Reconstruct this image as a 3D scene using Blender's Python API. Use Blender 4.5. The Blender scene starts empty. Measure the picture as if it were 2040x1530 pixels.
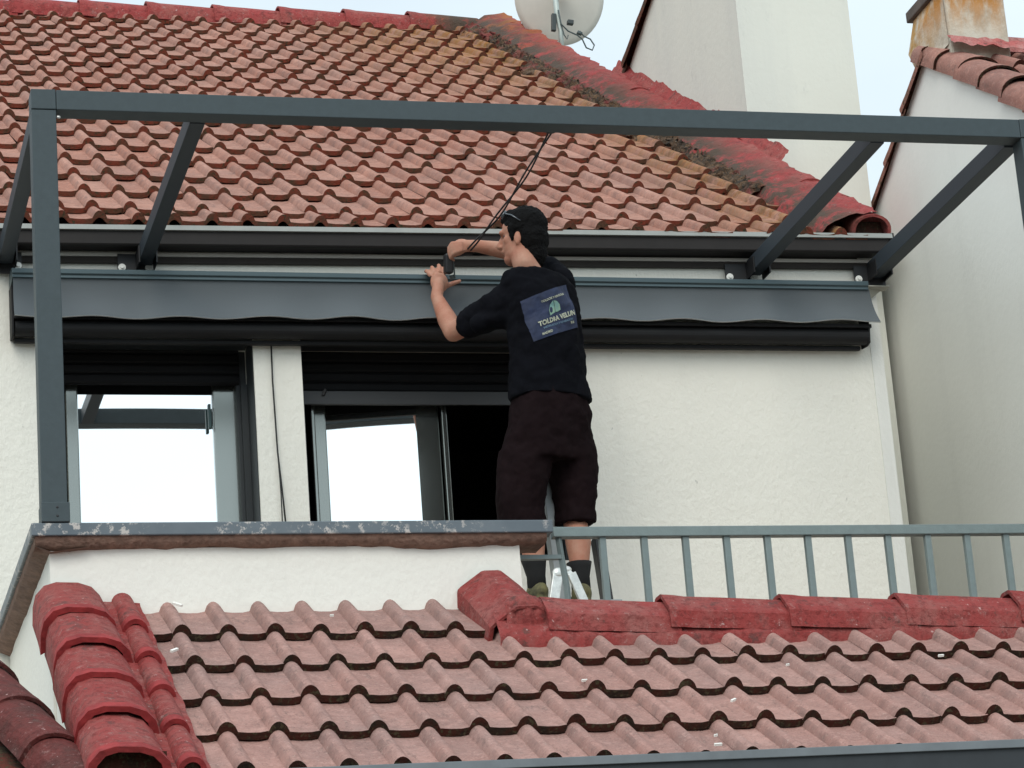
import bpy, bmesh, math, random
from mathutils import Vector, Matrix, noise

random.seed(7)
S = bpy.context.scene
COL = S.collection

# ------------------------------------------------------------------ camera
cam = bpy.data.cameras.new('camera')
cam.sensor_width = 36.0
cam.lens = 5890.0 / 2040.0 * 36.0
cam.clip_start = 0.1
cam.clip_end = 3000.0
camo = bpy.data.objects.new('camera', cam)
COL.objects.link(camo)
RT = [[0.9672871, 0.005771, 0.2536184], [-0.2429015, 0.30944, 0.9193725], [-0.0731739, -0.9509015, 0.3007191]]
M = Matrix(((RT[0][0], -RT[0][1], -RT[0][2], 0), (RT[1][0], -RT[1][1], -RT[1][2], 0),
            (RT[2][0], -RT[2][1], -RT[2][2], 1.6), (0, 0, 0, 1)))
camo.matrix_world = M
S.camera = camo

# ------------------------------------------------------------------ light
S.view_settings.view_transform = 'Standard'
S.view_settings.look = 'None'
S.view_settings.exposure = 0.12
S.view_settings.gamma = 1.0
SUN_EL, SUN_AZ = math.radians(40), math.radians(206)     # from in front of the facade and a little to the left
sdir = Vector((math.sin(SUN_AZ) * math.cos(SUN_EL), math.cos(SUN_AZ) * math.cos(SUN_EL), math.sin(SUN_EL)))
W = bpy.data.worlds.new('World')
S.world = W
W.use_nodes = True
nt = W.node_tree
nt.nodes.clear()
wo = nt.nodes.new('ShaderNodeOutputWorld')
bg = nt.nodes.new('ShaderNodeBackground')
sky = nt.nodes.new('ShaderNodeTexSky')
sky.sky_type = 'NISHITA'
sky.sun_disc = False
sky.sun_elevation = SUN_EL
sky.sun_rotation = SUN_AZ
tc = nt.nodes.new('ShaderNodeTexCoord')
cn = nt.nodes.new('ShaderNodeTexNoise')
cn.inputs['Scale'].default_value = 3.2
cn.inputs['Detail'].default_value = 5
mp = nt.nodes.new('ShaderNodeMapping')
mp.inputs['Scale'].default_value = (1, 1, 2.2)
nt.links.new(tc.outputs['Generated'], mp.inputs['Vector'])
nt.links.new(mp.outputs['Vector'], cn.inputs['Vector'])
mr = nt.nodes.new('ShaderNodeMapRange')
mr.inputs['From Min'].default_value = 0.35
mr.inputs['From Max'].default_value = 0.68
mr.inputs['To Min'].default_value = 0.80
mr.inputs['To Max'].default_value = 0.97
nt.links.new(cn.outputs['Fac'], mr.inputs['Value'])
# overcast veil, brighter round the hidden sun
vd = nt.nodes.new('ShaderNodeVectorMath')
vd.operation = 'DOT_PRODUCT'
nt.links.new(tc.outputs['Generated'], vd.inputs[0])
vd.inputs[1].default_value = sdir
glow = nt.nodes.new('ShaderNodeMapRange')
glow.inputs['From Min'].default_value = -0.2
glow.inputs['From Max'].default_value = 0.95
glow.inputs['To Min'].default_value = 10.2
glow.inputs['To Max'].default_value = 13.5
nt.links.new(vd.outputs['Value'], glow.inputs['Value'])
veil = nt.nodes.new('ShaderNodeMix')
veil.data_type = 'RGBA'
veil.blend_type = 'MULTIPLY'
veil.inputs['Factor'].default_value = 1.0
veil.inputs['A'].default_value = (0.81, 0.935, 1.0, 1)
nt.links.new(glow.outputs['Result'], veil.inputs['B'])
mx = nt.nodes.new('ShaderNodeMix')
mx.data_type = 'RGBA'
nt.links.new(mr.outputs['Result'], mx.inputs['Factor'])
nt.links.new(sky.outputs['Color'], mx.inputs['A'])
nt.links.new(veil.outputs['Result'], mx.inputs['B'])
nt.links.new(mx.outputs['Result'], bg.inputs['Color'])
bg.inputs['Strength'].default_value = 0.1
nt.links.new(bg.outputs['Background'], wo.inputs['Surface'])

sl = bpy.data.lights.new('sun', 'SUN')
sl.energy = 1.25
sl.angle = math.radians(34)
sl.color = (1.0, 0.94, 0.85)
so = bpy.data.objects.new('sun', sl)
so.rotation_euler = (-sdir).to_track_quat('-Z', 'Y').to_euler()
COL.objects.link(so)

# ------------------------------------------------------------------ helpers
class MB:
    """collects geometry in world coordinates for one mesh object"""
    def __init__(s):
        s.v, s.f, s.m, s.t = [], [], [], []
    def add(s, vs, fs, mi=0, tint=0.5):
        b = len(s.v)
        s.v += [tuple(v) for v in vs]
        for f in fs:
            s.f.append(tuple(b + i for i in f)); s.m.append(mi); s.t.append(tint)
        return s
    def box(s, x0, x1, y0, y1, z0, z1, mi=0, tint=0.5):
        vs = [(x, y, z) for x in (x0, x1) for y in (y0, y1) for z in (z0, z1)]
        return s.add(vs, [(0, 1, 3, 2), (4, 6, 7, 5), (0, 4, 5, 1), (2, 3, 7, 6), (0, 2, 6, 4), (1, 5, 7, 3)], mi, tint)
    def bar(s, a, b, w, h, up=(0, 0, 1), mi=0):
        a, b = Vector(a), Vector(b)
        d = (b - a).normalized(); side = d.cross(Vector(up)).normalized(); u = side.cross(d)
        vs = [p + side * i * w / 2 + u * j * h / 2 for p in (a, b) for i, j in ((-1, -1), (1, -1), (1, 1), (-1, 1))]
        return s.add(vs, [(0, 1, 2, 3), (7, 6, 5, 4), (0, 4, 5, 1), (1, 5, 6, 2), (2, 6, 7, 3), (3, 7, 4, 0)], mi)
    def extr(s, prof, x0, x1, mi=0, closed=True):
        """profile of (y, z) extruded along x"""
        n = len(prof)
        vs = [(x0, y, z) for y, z in prof] + [(x1, y, z) for y, z in prof]
        fs = [(i, (i + 1) % n, n + (i + 1) % n, n + i) for i in range(n if closed else n - 1)]
        if closed: fs += [tuple(range(n))[::-1], tuple(range(n, 2 * n))]
        return s.add(vs, fs, mi)
    def tube(s, pts, rad, seg=10, mi=0, caps=True):
        pts = [Vector(p) for p in pts]
        if not isinstance(rad, (list, tuple)): rad = [rad] * len(pts)
        vs = []; prev = None
        for i, p in enumerate(pts):
            d = (pts[min(i + 1, len(pts) - 1)] - pts[max(i - 1, 0)]).normalized()
            if prev is None:
                ref = Vector((0, 0, 1)) if abs(d.z) < .9 else Vector((1, 0, 0))
                u = d.cross(ref).normalized()
            else:
                u = (prev - d * prev.dot(d)).normalized()
            w = d.cross(u); prev = u
            for k in range(seg):
                a = 2 * math.pi * k / seg
                vs.append(p + (u * math.cos(a) + w * math.sin(a)) * rad[i])
        fs = []
        for i in range(len(pts) - 1):
            for k in range(seg):
                fs.append((i * seg + k, i * seg + (k + 1) % seg, (i + 1) * seg + (k + 1) % seg, (i + 1) * seg + k))
        if caps:
            fs.append(tuple(range(seg))[::-1]); fs.append(tuple((len(pts) - 1) * seg + k for k in range(seg)))
        return s.add(vs, fs, mi)
    def ell(s, c, ax, seg=20, rings=12, mi=0):
        """ellipsoid, ax = three axis vectors (or radii)"""
        c = Vector(c)
        if not isinstance(ax[0], (tuple, list, Vector)):
            ax = (Vector((ax[0], 0, 0)), Vector((0, ax[1], 0)), Vector((0, 0, ax[2])))
        ax = [Vector(a) for a in ax]
        vs = [c + ax[2]]
        for r in range(1, rings):
            t = math.pi * r / rings
            for k in range(seg):
                a = 2 * math.pi * k / seg
                vs.append(c + ax[0] * math.sin(t) * math.cos(a) + ax[1] * math.sin(t) * math.sin(a) + ax[2] * math.cos(t))
        vs.append(c - ax[2])
        fs = [(0, 1 + k, 1 + (k + 1) % seg) for k in range(seg)]
        for r in range(rings - 2):
            for k in range(seg):
                fs.append((1 + r * seg + k, 1 + (r + 1) * seg + k, 1 + (r + 1) * seg + (k + 1) % seg, 1 + r * seg + (k + 1) % seg))
        L = len(vs) - 1; b = 1 + (rings - 2) * seg
        fs += [(L, b + (k + 1) % seg, b + k) for k in range(seg)]
        return s.add(vs, fs, mi)
    def cap(s, a, ra, b, rb, seg=16):
        """tapered capsule"""
        a, b = Vector(a), Vector(b)
        s.tube([a, b], [ra, rb], seg); s.ell(a, (ra, ra, ra), seg, 8); s.ell(b, (rb, rb, rb), seg, 8)
        return s
    def loft(s, secs, seg=28, p=2.3):
        """secs: (centre, axis a, axis b) superellipse rings, ends closed"""
        vs = []
        for c, a, b in secs:
            c, a, b = Vector(c), Vector(a), Vector(b)
            for k in range(seg):
                t = 2 * math.pi * k / seg
                cs, sn = math.cos(t), math.sin(t)
                vs.append(c + a * math.copysign(abs(cs) ** (2 / p), cs) + b * math.copysign(abs(sn) ** (2 / p), sn))
        fs = []
        for i in range(len(secs) - 1):
            for k in range(seg):
                fs.append((i * seg + k, i * seg + (k + 1) % seg, (i + 1) * seg + (k + 1) % seg, (i + 1) * seg + k))
        fs.append(tuple(range(seg))[::-1]); fs.append(tuple((len(secs) - 1) * seg + k for k in range(seg)))
        return s.add(vs, fs)
    def build(s, name, mats, parent=None, smooth=False, bevel=0, flip=True):
        me = bpy.data.meshes.new(name)
        off = Vector((0, 0, 0))
        q = parent
        while q is not None:
            off += q.location; q = q.parent
        me.from_pydata([Vector(v) - off for v in s.v], [], s.f)
        if not isinstance(mats, (list, tuple)): mats = [mats]
        for m in mats: me.materials.append(m)
        me.polygons.foreach_set('material_index', s.m)
        at_ = me.attributes.new('tint', 'FLOAT', 'FACE')
        at_.data.foreach_set('value', s.t)
        if flip:
            bm = bmesh.new(); bm.from_mesh(me); bmesh.ops.recalc_face_normals(bm, faces=bm.faces); bm.to_mesh(me); bm.free()
        if smooth:
            me.polygons.foreach_set('use_smooth', [True] * len(me.polygons))
            if smooth == 'auto': me.set_sharp_from_angle(angle=math.radians(38))
        o = bpy.data.objects.new(name, me)
        COL.objects.link(o)
        if parent: o.parent = parent
        if bevel:
            b = o.modifiers.new('bevel', 'BEVEL'); b.width = bevel; b.segments = 2; b.limit_method = 'ANGLE'
        return o

def thing(name, label, cat, loc=(0, 0, 0), group=None):
    o = bpy.data.objects.new(name, None)
    COL.objects.link(o)
    o.location = loc; o.empty_display_size = .1
    return tag(o, label, cat, group)
def tag(o, label, cat=None, group=None, kind=None):
    if label: o['label'] = label
    if cat: o['category'] = cat
    if group: o['group'] = group
    if kind: o['kind'] = kind
    return o

# ------------------------------------------------------------------ materials
def mat(name, base, rough=.6, metal=0., spec=.5, bump=0., bscale=60., var=0., vscale=8., cols=None):
    m = bpy.data.materials.new(name); m.use_nodes = True
    n = m.node_tree; p = n.nodes['Principled BSDF']
    p.inputs['Base Color'].default_value = (*base, 1)
    p.inputs['Roughness'].default_value = rough
    p.inputs['Metallic'].default_value = metal
    p.inputs['Specular IOR Level'].default_value = spec
    g = n.nodes.new('ShaderNodeTexCoord')
    m['obj'] = 1
    if var:
        t = n.nodes.new('ShaderNodeTexNoise'); t.inputs['Scale'].default_value = vscale; t.inputs['Detail'].default_value = 6
        t.inputs['Roughness'].default_value = .65
        n.links.new(g.outputs['Object'], t.inputs['Vector'])
        r = n.nodes.new('ShaderNodeValToRGB')
        r.color_ramp.elements[0].position = .3; r.color_ramp.elements[1].position = .7
        lo = [max(0, c * (1 - var)) for c in base]; hi = [min(1, c * (1 + var)) for c in base]
        if cols: lo, hi = cols
        r.color_ramp.elements[0].color = (*lo, 1); r.color_ramp.elements[1].color = (*hi, 1)
        n.links.new(t.outputs['Fac'], r.inputs['Fac'])
        n.links.new(r.outputs['Color'], p.inputs['Base Color'])
    if bump:
        t2 = n.nodes.new('ShaderNodeTexNoise'); t2.inputs['Scale'].default_value = bscale; t2.inputs['Detail'].default_value = 4
        n.links.new(g.outputs['Object'], t2.inputs['Vector'])
        b = n.nodes.new('ShaderNodeBump'); b.inputs['Strength'].default_value = bump; b.inputs['Distance'].default_value = .01
        n.links.new(t2.outputs['Fac'], b.inputs['Height']); n.links.new(b.outputs['Normal'], p.inputs['Normal'])
    return m

class G:
    """tiny node-graph helper"""
    def __init__(s, m): s.m = m; s.n = m.node_tree; s.p = s.n.nodes['Principled BSDF']; s.pos = s.n.nodes.new('ShaderNodeNewGeometry').outputs['Position']
    def noise(s, scale, detail=4, rough=.6, stretch=None):
        t = s.n.nodes.new('ShaderNodeTexNoise'); t.inputs['Scale'].default_value = scale; t.inputs['Detail'].default_value = detail; t.inputs['Roughness'].default_value = rough
        v = s.pos
        if stretch:
            q = s.n.nodes.new('ShaderNodeMapping'); q.inputs['Scale'].default_value = stretch
            s.n.links.new(s.pos, q.inputs['Vector']); v = q.outputs['Vector']
        s.n.links.new(v, t.inputs['Vector']); return t.outputs['Fac']
    def rng(s, x, a, b, c=0., d=1.):
        t = s.n.nodes.new('ShaderNodeMapRange'); t.inputs['From Min'].default_value = a; t.inputs['From Max'].default_value = b
        t.inputs['To Min'].default_value = c; t.inputs['To Max'].default_value = d
        s.n.links.new(x, t.inputs['Value']); return t.outputs['Result']
    def op(s, o, x, y):
        t = s.n.nodes.new('ShaderNodeMath'); t.operation = o; s.n.links.new(x, t.inputs[0])
        if isinstance(y, (int, float)): t.inputs[1].default_value = y
        else: s.n.links.new(y, t.inputs[1])
        return t.outputs[0]
    def xyz(s):
        t = s.n.nodes.new('ShaderNodeSeparateXYZ'); s.n.links.new(s.pos, t.inputs[0]); return t.outputs
    def mix(s, f, a, b):
        t = s.n.nodes.new('ShaderNodeMix'); t.data_type = 'RGBA'
        s.n.links.new(f, t.inputs['Factor'])
        for k, v in (('A', a), ('B', b)):
            if isinstance(v, tuple): t.inputs[k].default_value = (*v, 1)
            else: s.n.links.new(v, t.inputs[k])
        return t.outputs['Result']
    def attr(s, name):
        t = s.n.nodes.new('ShaderNodeAttribute'); t.attribute_name = name; return t.outputs['Fac']
    def bump(s, h, st, dist=.01):
        b = s.n.nodes.new('ShaderNodeBump'); b.inputs['Strength'].default_value = st; b.inputs['Distance'].default_value = dist
        s.n.links.new(h, b.inputs['Height']); s.n.links.new(b.outputs['Normal'], s.p.inputs['Normal'])
    def out(s, c): s.n.links.new(c, s.p.inputs['Base Color'])

def tile_mat(name, a, b, lichen):
    m = mat(name, a, .95, spec=.12); g = G(m)
    grey = tuple(.55 * x + .45 * (sum(a) / 3) for x in a)
    c = g.mix(g.rng(g.op('MODULO', g.attr('tint'), 10.0), 0, 1), a, b)
    c = g.mix(g.rng(g.noise(2.2, 5, .6), .4, .62, 0, .55), c, tuple(x * .80 for x in grey))
    c = g.mix(g.rng(g.noise(10, 6, .7), .38, .72, 0, .7), c, tuple(x * .70 for x in a))
    c = g.mix(g.rng(g.noise(26, 6, .8), .5, .66, 0, .5), c, tuple(min(1, x * 1.2) for x in b))
    c = g.mix(g.rng(g.noise(17, 6, .8, (1.5, .5, .5)), .55, .68, 0, .6), c, (.135, .10, .088))
    c = g.mix(g.rng(g.noise(75, 4, .8), .52, .66, 0, .5), c, (.17, .115, .10))
    c = g.mix(g.rng(g.noise(110, 3, .7), .58, .70, 0, .5), c, (.58, .45, .39))
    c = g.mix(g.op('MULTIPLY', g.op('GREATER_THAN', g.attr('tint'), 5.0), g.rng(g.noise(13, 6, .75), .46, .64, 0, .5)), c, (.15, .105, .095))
    if lichen:
        x, y, z = g.xyz()
        m1 = g.op('MULTIPLY', g.rng(x, 3.3, 4.9), g.rng(y, 14.2, 17.0))
        m2 = g.rng(x, 4.25, 4.9, 0, .85)
        mk = g.op('MAXIMUM', m1, m2)
        mk = g.op('MULTIPLY', mk, g.rng(g.noise(8, 5, .7), .36, .58, .15, 1.25))
        c = g.mix(mk, c, g.mix(g.rng(g.noise(30, 4), .4, .6), (.30, .12, .028), (.26, .15, .06)))
        c = g.mix(g.op('MULTIPLY', g.rng(x, 4.5, 4.95), g.rng(g.noise(14, 6, .75), .46, .58)), c, (.06, .045, .03))
    g.out(c)
    g.bump(g.noise(130, 4, .7), .6, .008)
    return m
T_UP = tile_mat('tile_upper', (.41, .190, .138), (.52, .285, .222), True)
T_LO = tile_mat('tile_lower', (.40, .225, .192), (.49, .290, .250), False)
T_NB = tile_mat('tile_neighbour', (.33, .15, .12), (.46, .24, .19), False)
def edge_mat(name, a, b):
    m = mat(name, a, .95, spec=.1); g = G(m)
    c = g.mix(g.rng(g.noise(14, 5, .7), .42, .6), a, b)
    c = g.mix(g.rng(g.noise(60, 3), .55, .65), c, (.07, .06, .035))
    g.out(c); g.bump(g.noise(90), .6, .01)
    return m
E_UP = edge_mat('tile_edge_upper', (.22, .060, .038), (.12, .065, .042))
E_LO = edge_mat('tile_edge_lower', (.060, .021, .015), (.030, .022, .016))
def red_mat(name, base, worn, lich=0.):
    m = mat(name, base, .8, spec=.3); g = G(m)
    c = g.mix(g.rng(g.attr('tint'), 0, 1, 0, .35), base, tuple(min(1, x * 1.25 + .02) for x in base))
    c = g.mix(g.rng(g.noise(6, 6, .7), .44, .68, 0, .8), c, worn)
    c = g.mix(g.rng(g.noise(30, 6, .8), .5, .60, 0, .6), c, tuple(x * .5 for x in base))
    c = g.mix(g.rng(g.noise(19, 7, .85), .57, .63, 0, .55), c, (.36, .20, .18))
    c = g.mix(g.rng(g.noise(8, 7, .8), .60, .66, 0, .85), c, (.10, .055, .045))
    c = g.mix(g.rng(g.noise(11, 6, .75), .57, .68, 0, .8), c, (.09, .045, .04))
    c = g.mix(g.rng(g.noise(48, 3, .6), .68, .73, 0, .9), c, (.5, .32, .3))
    if lich:
        x, y, z = g.xyz()
        k = g.op('MULTIPLY', g.rng(y, 16.2, 17.7), g.rng(x, 4.4, 5.05))
        k = g.op('MULTIPLY', k, g.rng(g.noise(7, 5), .35, .6))
        c = g.mix(k, c, (.35, .13, .03))
        k2 = g.op('MULTIPLY', g.rng(x, 5.04, 4.88), g.rng(g.noise(6, 6, .8), .40, .52))
        k2 = g.op('MULTIPLY', k2, g.rng(x, 4.3, 4.7))
        c = g.mix(k2, c, (.075, .05, .035))
    g.out(c); g.bump(g.op('ADD', g.noise(40, 5, .7), g.noise(9, 4)), .7, .02)
    return m
RED = red_mat('red_paint', (.27, .040, .036), (.30, .115, .100))
RED_DEEP = mat('red_lip', (.27, .030, .030), .75, spec=.3, var=.35, vscale=20, bump=.4, bscale=40)
RED_UP = red_mat('red_paint_upper', (.31, .045, .042), (.33, .11, .09), 1)
def stucco(name, base, flecks=True, st=.55):
    m = mat(name, base, .95, spec=.15); g = G(m)
    c = g.mix(g.rng(g.noise(1.3, 5, .6), .35, .7, 0, .5), base, tuple(x * .93 for x in base))
    if flecks:
        fl = g.noise(38, 3, .55, (1, 1, .62))
        c = g.mix(g.rng(fl, .70, .76, 0, .6), c, (.33, .32, .29))
    c = g.mix(g.rng(g.noise(5, 5, .65, (1, 1, .1)), .52, .75, 0, .35), c, tuple(x * .84 for x in base))
    g.out(c)
    h = g.op('ADD', g.op('MULTIPLY', g.noise(45, 4, .6, (1, 1, .7)), 1.0), g.op('MULTIPLY', g.noise(16, 3), .8))
    g.bump(h, st, .02)
    return m
STUC = stucco('white_stucco', (.83, .805, .725), st=.28)
STUC_S = stucco('smooth_plaster', (.78, .77, .72), False, .15)
STUC_P = stucco('parapet_plaster', (.82, .80, .735), False, .2)
STUC_T = stucco('cream_plaster', (.76, .745, .66), False, .1)
g = G(STUC_T)
c = g.mix(g.rng(g.noise(3.0, 5, .6, (1, 1, .12)), .45, .7, 0, .5), (.72, .72, .645), (.60, .61, .57))
c = g.mix(g.rng(g.noise(9, 6, .7, (1, 1, .4)), .62, .75, 0, .4), c, (.45, .45, .42))
g.out(c)
STUC_N = stucco('neighbour_plaster', (.82, .82, .77), False, .07)
ANTH = mat('anthracite_metal', (.050, .068, .075), .55, spec=.3, var=.08, vscale=30, bump=.05, bscale=200)
ANTH_D = mat('dark_anthracite', (.02, .024, .028), .55, var=.2, vscale=10)
RAILM = mat('rail_paint', (.17, .215, .212), .5, var=.08, vscale=25, bump=.1, bscale=120)
GUT = mat('gutter_brown', (.022, .019, .018), .65, spec=.25, var=.15, vscale=6)
GUTLIP = mat('gutter_lip', (.30, .31, .29), .5, var=.1)
GUT_L = mat('gutter_grey', (.13, .145, .155), .5, var=.15, vscale=8)
TRIM = mat('pale_trim', (.55, .52, .47), .6)
SOFF = mat('soffit_brown', (.03, .024, .02), .8, var=.2)
FAB = mat('awning_fabric', (.105, .120, .130), .85, bump=.15, bscale=400)
AWN_T = mat('awning_alu', (.055, .085, .095), .4, metal=.2)
AWN_D = mat('awning_black', (.010, .010, .011), .65, spec=.3, bump=.05)
BLACK = mat('black_plastic_or_shade', (.008, .008, .009), .5)
ZINC = mat('zinc', (.80, .79, .74), .45, metal=.1)
SILV = mat('bare_metal', (.62, .62, .60), .35, metal=.5)
ALU = mat('ladder_aluminium', (.30, .32, .32), .5, metal=.35, var=.15)
FRAME = mat('window_frame', (.27, .285, .265), .16, metal=.88)
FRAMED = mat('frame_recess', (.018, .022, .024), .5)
GLASS = mat('mirror_glass', (.93, .95, .94), .015, metal=1.0)
SHUT = mat('shutter_slat', (.008, .008, .009), .7, spec=.2)
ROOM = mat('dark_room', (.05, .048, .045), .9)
MORT = mat('brown_mortar', (.19, .115, .085), .95, bump=.8, bscale=50, var=.35, vscale=25)
SKIN = mat('skin', (.43, .205, .135), .6, spec=.3, var=.2, vscale=11, cols=((.38, .145, .09), (.46, .25, .175)), bump=.15, bscale=90)
SKIN.node_tree.nodes['Principled BSDF'].inputs['Subsurface Weight'].default_value = .08
SKIN.node_tree.nodes['Principled BSDF'].inputs['Subsurface Scale'].default_value = .01
HAIR = mat('black_hair', (.004, .0038, .004), .8, spec=.12, bump=.6, bscale=140)
SHIRT = mat('black_cotton', (.0052, .0054, .0075), .95, spec=.06, bump=.2, bscale=30, var=.3, vscale=7)
SHORT = mat('dark_maroon_cloth', (.011, .0062, .0070), .95, spec=.06, bump=.3, bscale=25, var=.3, vscale=6)
SOCK = mat('black_sock', (.006, .006, .006), .95)
SHOE = mat('camouflage_shoe', (.06, .06, .03), .8, var=.9, vscale=22, cols=((.012, .014, .012), (.19, .17, .07)))
EYEW = mat('eye', (.10, .06, .05), .4)
LENS = mat('sunglass_lens', (.10, .11, .12), .12, metal=.6)
DISH = mat('dish_grey', (.60, .57, .51), .6, var=.06, vscale=5)
CABM = mat('black_cable', (.012, .012, .012), .6)
PRINT = mat('navy_print', (.013, .022, .062), .7, var=.35, vscale=12)
LOGO = mat('logo_green', (.20, .36, .31), .7, var=.35, vscale=25, cols=((.12, .28, .30), (.28, .40, .26)))
LETT = mat('cream_letters', (.42, .43, .33), .7)
LETTB = mat('pale_blue_letters', (.10, .17, .24), .7)
# metal cap with flaked paint
CAPM = mat('cap_paint', (.10, .13, .15), .5); g = G(CAPM)
c = g.mix(g.rng(g.noise(3.2, 5), .35, .6), (.085, .11, .13), (.12, .145, .165))
c = g.mix(g.op('MULTIPLY', g.rng(g.noise(34, 5, .75), .53, .59), g.rng(g.noise(5.0, 4), .45, .56)), c, (.46, .43, .40))
g.out(c)
# chimney with orange lichen
CHIM = mat('lichen_plaster', (.6, .55, .45), .95); g = G(CHIM)
x, y, z = g.xyz()
c = g.mix(g.rng(g.noise(9, 6, .75), .4, .65), (.60, .56, .47), (.42, .36, .28))
c = g.mix(g.op('MULTIPLY', g.rng(z, 7.57, 7.79), g.rng(g.noise(8, 5, .7, (1, 1, .35)), .40, .58)), c, (.50, .22, .05))
c = g.mix(g.op('MULTIPLY', g.rng(y, 12.66, 12.93), g.rng(g.noise(10, 4), .4, .6)), c, (.42, .24, .08))
g.out(c); g.bump(g.noise(60), .4)
GROUND = mat('ground', (.16, .15, .13), .95, var=.3, vscale=.6)
TERR = mat('terrace_tile', (.30, .17, .12), .8, var=.2)

# ------------------------------------------------------------------ tiled roofs
def slope_frame(O, deg):
    a = math.radians(deg)
    return Vector(O), Vector((0, math.cos(a), math.sin(a))), Vector((0, -math.sin(a), math.cos(a)))
def tiles(mb, fr, x0, x1, pitch, phase, edges, rollh=.040, rollw=.52, lift=.030, th=.020, jit=.004, keep=None):
    """edges = slope distances (upslope +) of the lower edges, last value = top of the last course"""
    O, D, N = fr
    k0 = math.floor((x0 - phase) / pitch); k1 = math.ceil((x1 - phase) / pitch)
    prof = []
    nr = 8
    for i in range(nr + 1):
        t = i / nr
        prof.append(((t - .5) * rollw * pitch, rollh * math.sin(math.pi * t ** .92) ** .68))
    prof.append(((.5 * rollw + (1 - rollw) * .35) * pitch, -.003))
    prof.append(((.5 * rollw + (1 - rollw) * .75) * pitch, -.003))
    prof.append(((.5 * rollw + (1 - rollw)) * pitch + .004, .002))
    n = len(prof)
    for c in range(len(edges) - 1):
        s0, s1 = edges[c], edges[c + 1] + .05
        for k in range(k0, k1 + 1):
            X = phase + k * pitch
            if X < x0 - pitch * .3 or X > x1 + pitch * .3: continue
            if keep and not keep(X, s0): continue
            dx = random.uniform(-jit, jit); ds = random.uniform(-jit, jit) * 1.6; dn = random.uniform(-.002, .005); tw = random.uniform(-.006, .006)
            tint = random.random()
            def P(px, s, nn): return O + Vector((px, 0, 0)) + D * s + N * nn
            vs = []
            for s, l in ((s0 + ds, lift + dn), ((s0 + s1) / 2, lift * .5 + dn * .5), (s1, 0.0)):
                for px, h in prof: vs.append(P(X + dx + px + tw * (s - s0), s, h + l))
            fs = [(r * n + i, r * n + i + 1, (r + 1) * n + i + 1, (r + 1) * n + i) for r in range(2) for i in range(n - 1)]
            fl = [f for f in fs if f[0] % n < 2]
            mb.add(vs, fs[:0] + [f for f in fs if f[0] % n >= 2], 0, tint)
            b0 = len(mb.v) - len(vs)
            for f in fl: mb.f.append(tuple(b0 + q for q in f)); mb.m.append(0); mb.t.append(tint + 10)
            ev = []
            for px, h in prof: ev.append(P(X + dx + px, s0 + ds, h + lift + dn))
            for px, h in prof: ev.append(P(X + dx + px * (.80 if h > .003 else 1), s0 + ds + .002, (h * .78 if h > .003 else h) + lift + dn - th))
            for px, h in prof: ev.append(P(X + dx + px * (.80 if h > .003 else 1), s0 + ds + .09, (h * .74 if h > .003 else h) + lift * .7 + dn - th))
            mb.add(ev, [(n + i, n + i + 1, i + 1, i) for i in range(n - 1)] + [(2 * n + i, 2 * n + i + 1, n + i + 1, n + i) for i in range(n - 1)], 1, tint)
def caps(mb, start, d, nrm, count, length, r, kind='round', h=None, lip=.012, th=.016, mi=0, mie=None, jit=.004, ml=None):
    """row of overlapping cap tiles; each big end at its start, running along d"""
    d = Vector(d).normalized(); nrm = Vector(nrm).normalized(); side = d.cross(nrm).normalized()
    h = h or r
    if mie is None: mie = mi
    if kind == 'round':
        pr = [(-1, -.45)] + [(-math.cos(math.pi * i / 12), math.sin(math.pi * i / 12)) for i in range(13)] + [(1, -.45)]
    elif kind == 'flat':
        pr = [(-1.02, -.9), (-1.03, -.1), (-.96, .42), (-.72, .84), (-.35, 1), (.3, .97), (.7, .78), (.95, .42), (1.05, -.1), (1.1, -.4)]
    else:
        pr = [(-1, -.6), (-.96, .12), (-.88, .26), (-.30, .96), (-.2, 1), (.2, 1), (.30, .96), (.88, .26), (.96, .12), (1, -.6)]
    n = len(pr)
    for k in range(count):
        p0 = Vector(start) + d * (k * length) + side * random.uniform(-jit, jit) + nrm * random.uniform(-jit, jit)
        rings = []
        for s, sc, up in ((0, 1.035, lip), (.05, 1.02, lip * .9), (.09, 1.0, lip * .7), (length * .5, .985, lip * .5), (length + .04, .965, -lip * .1)):
            rings.append([p0 + d * s + side * (a * r * sc) + nrm * (b * h * sc + up) for a, b in pr])
        vs = [v for rg in rings for v in rg]
        fs = [(i * n + j, i * n + j + 1, (i + 1) * n + j + 1, (i + 1) * n + j) for i in range(len(rings) - 1) for j in range(n - 1)]
        tint = random.random()
        mb.add(vs, fs, mi, tint)
        if ml is not None:
            for i_ in range(len(fs)):
                if fs[i_][0] < n: mb.m[-len(fs) + i_] = ml
        q = (r - th) / r
        inn = [p0 + side * (a * r * 1.04 * q) + nrm * (b * h * 1.04 * q + lip) for a, b in pr]
        dee = [v + d * .12 for v in inn]
        mb.add(rings[0] + inn + dee, [(n + j, n + j + 1, j + 1, j) for j in range(n - 1)] + [(2 * n + j, 2 * n + j + 1, n + j + 1, n + j) for j in range(n - 1)], mie if ml is None else ml, tint)
def sheet(mb, fn, nu, nv, mi=0):
    vs = [fn(i / nu, j / nv) for j in range(nv + 1) for i in range(nu + 1)]
    mb.add(vs, [(j * (nu + 1) + i, j * (nu + 1) + i + 1, (j + 1) * (nu + 1) + i + 1, (j + 1) * (nu + 1) + i) for j in range(nv) for i in range(nu)], mi)
def nz(x, y=0., z=0.): return noise.noise(Vector((x, y, z)))

# ================================================================== SETTING
gm = MB(); gm.add([(-400, -400, 0), (400, -400, 0), (400, 400, 0), (-400, 400, 0)], [(0, 1, 2, 3)])
tag(gm.build('ground', GROUND, flip=False), 'grey brown ground in front of and below the house', kind='structure')

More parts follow.
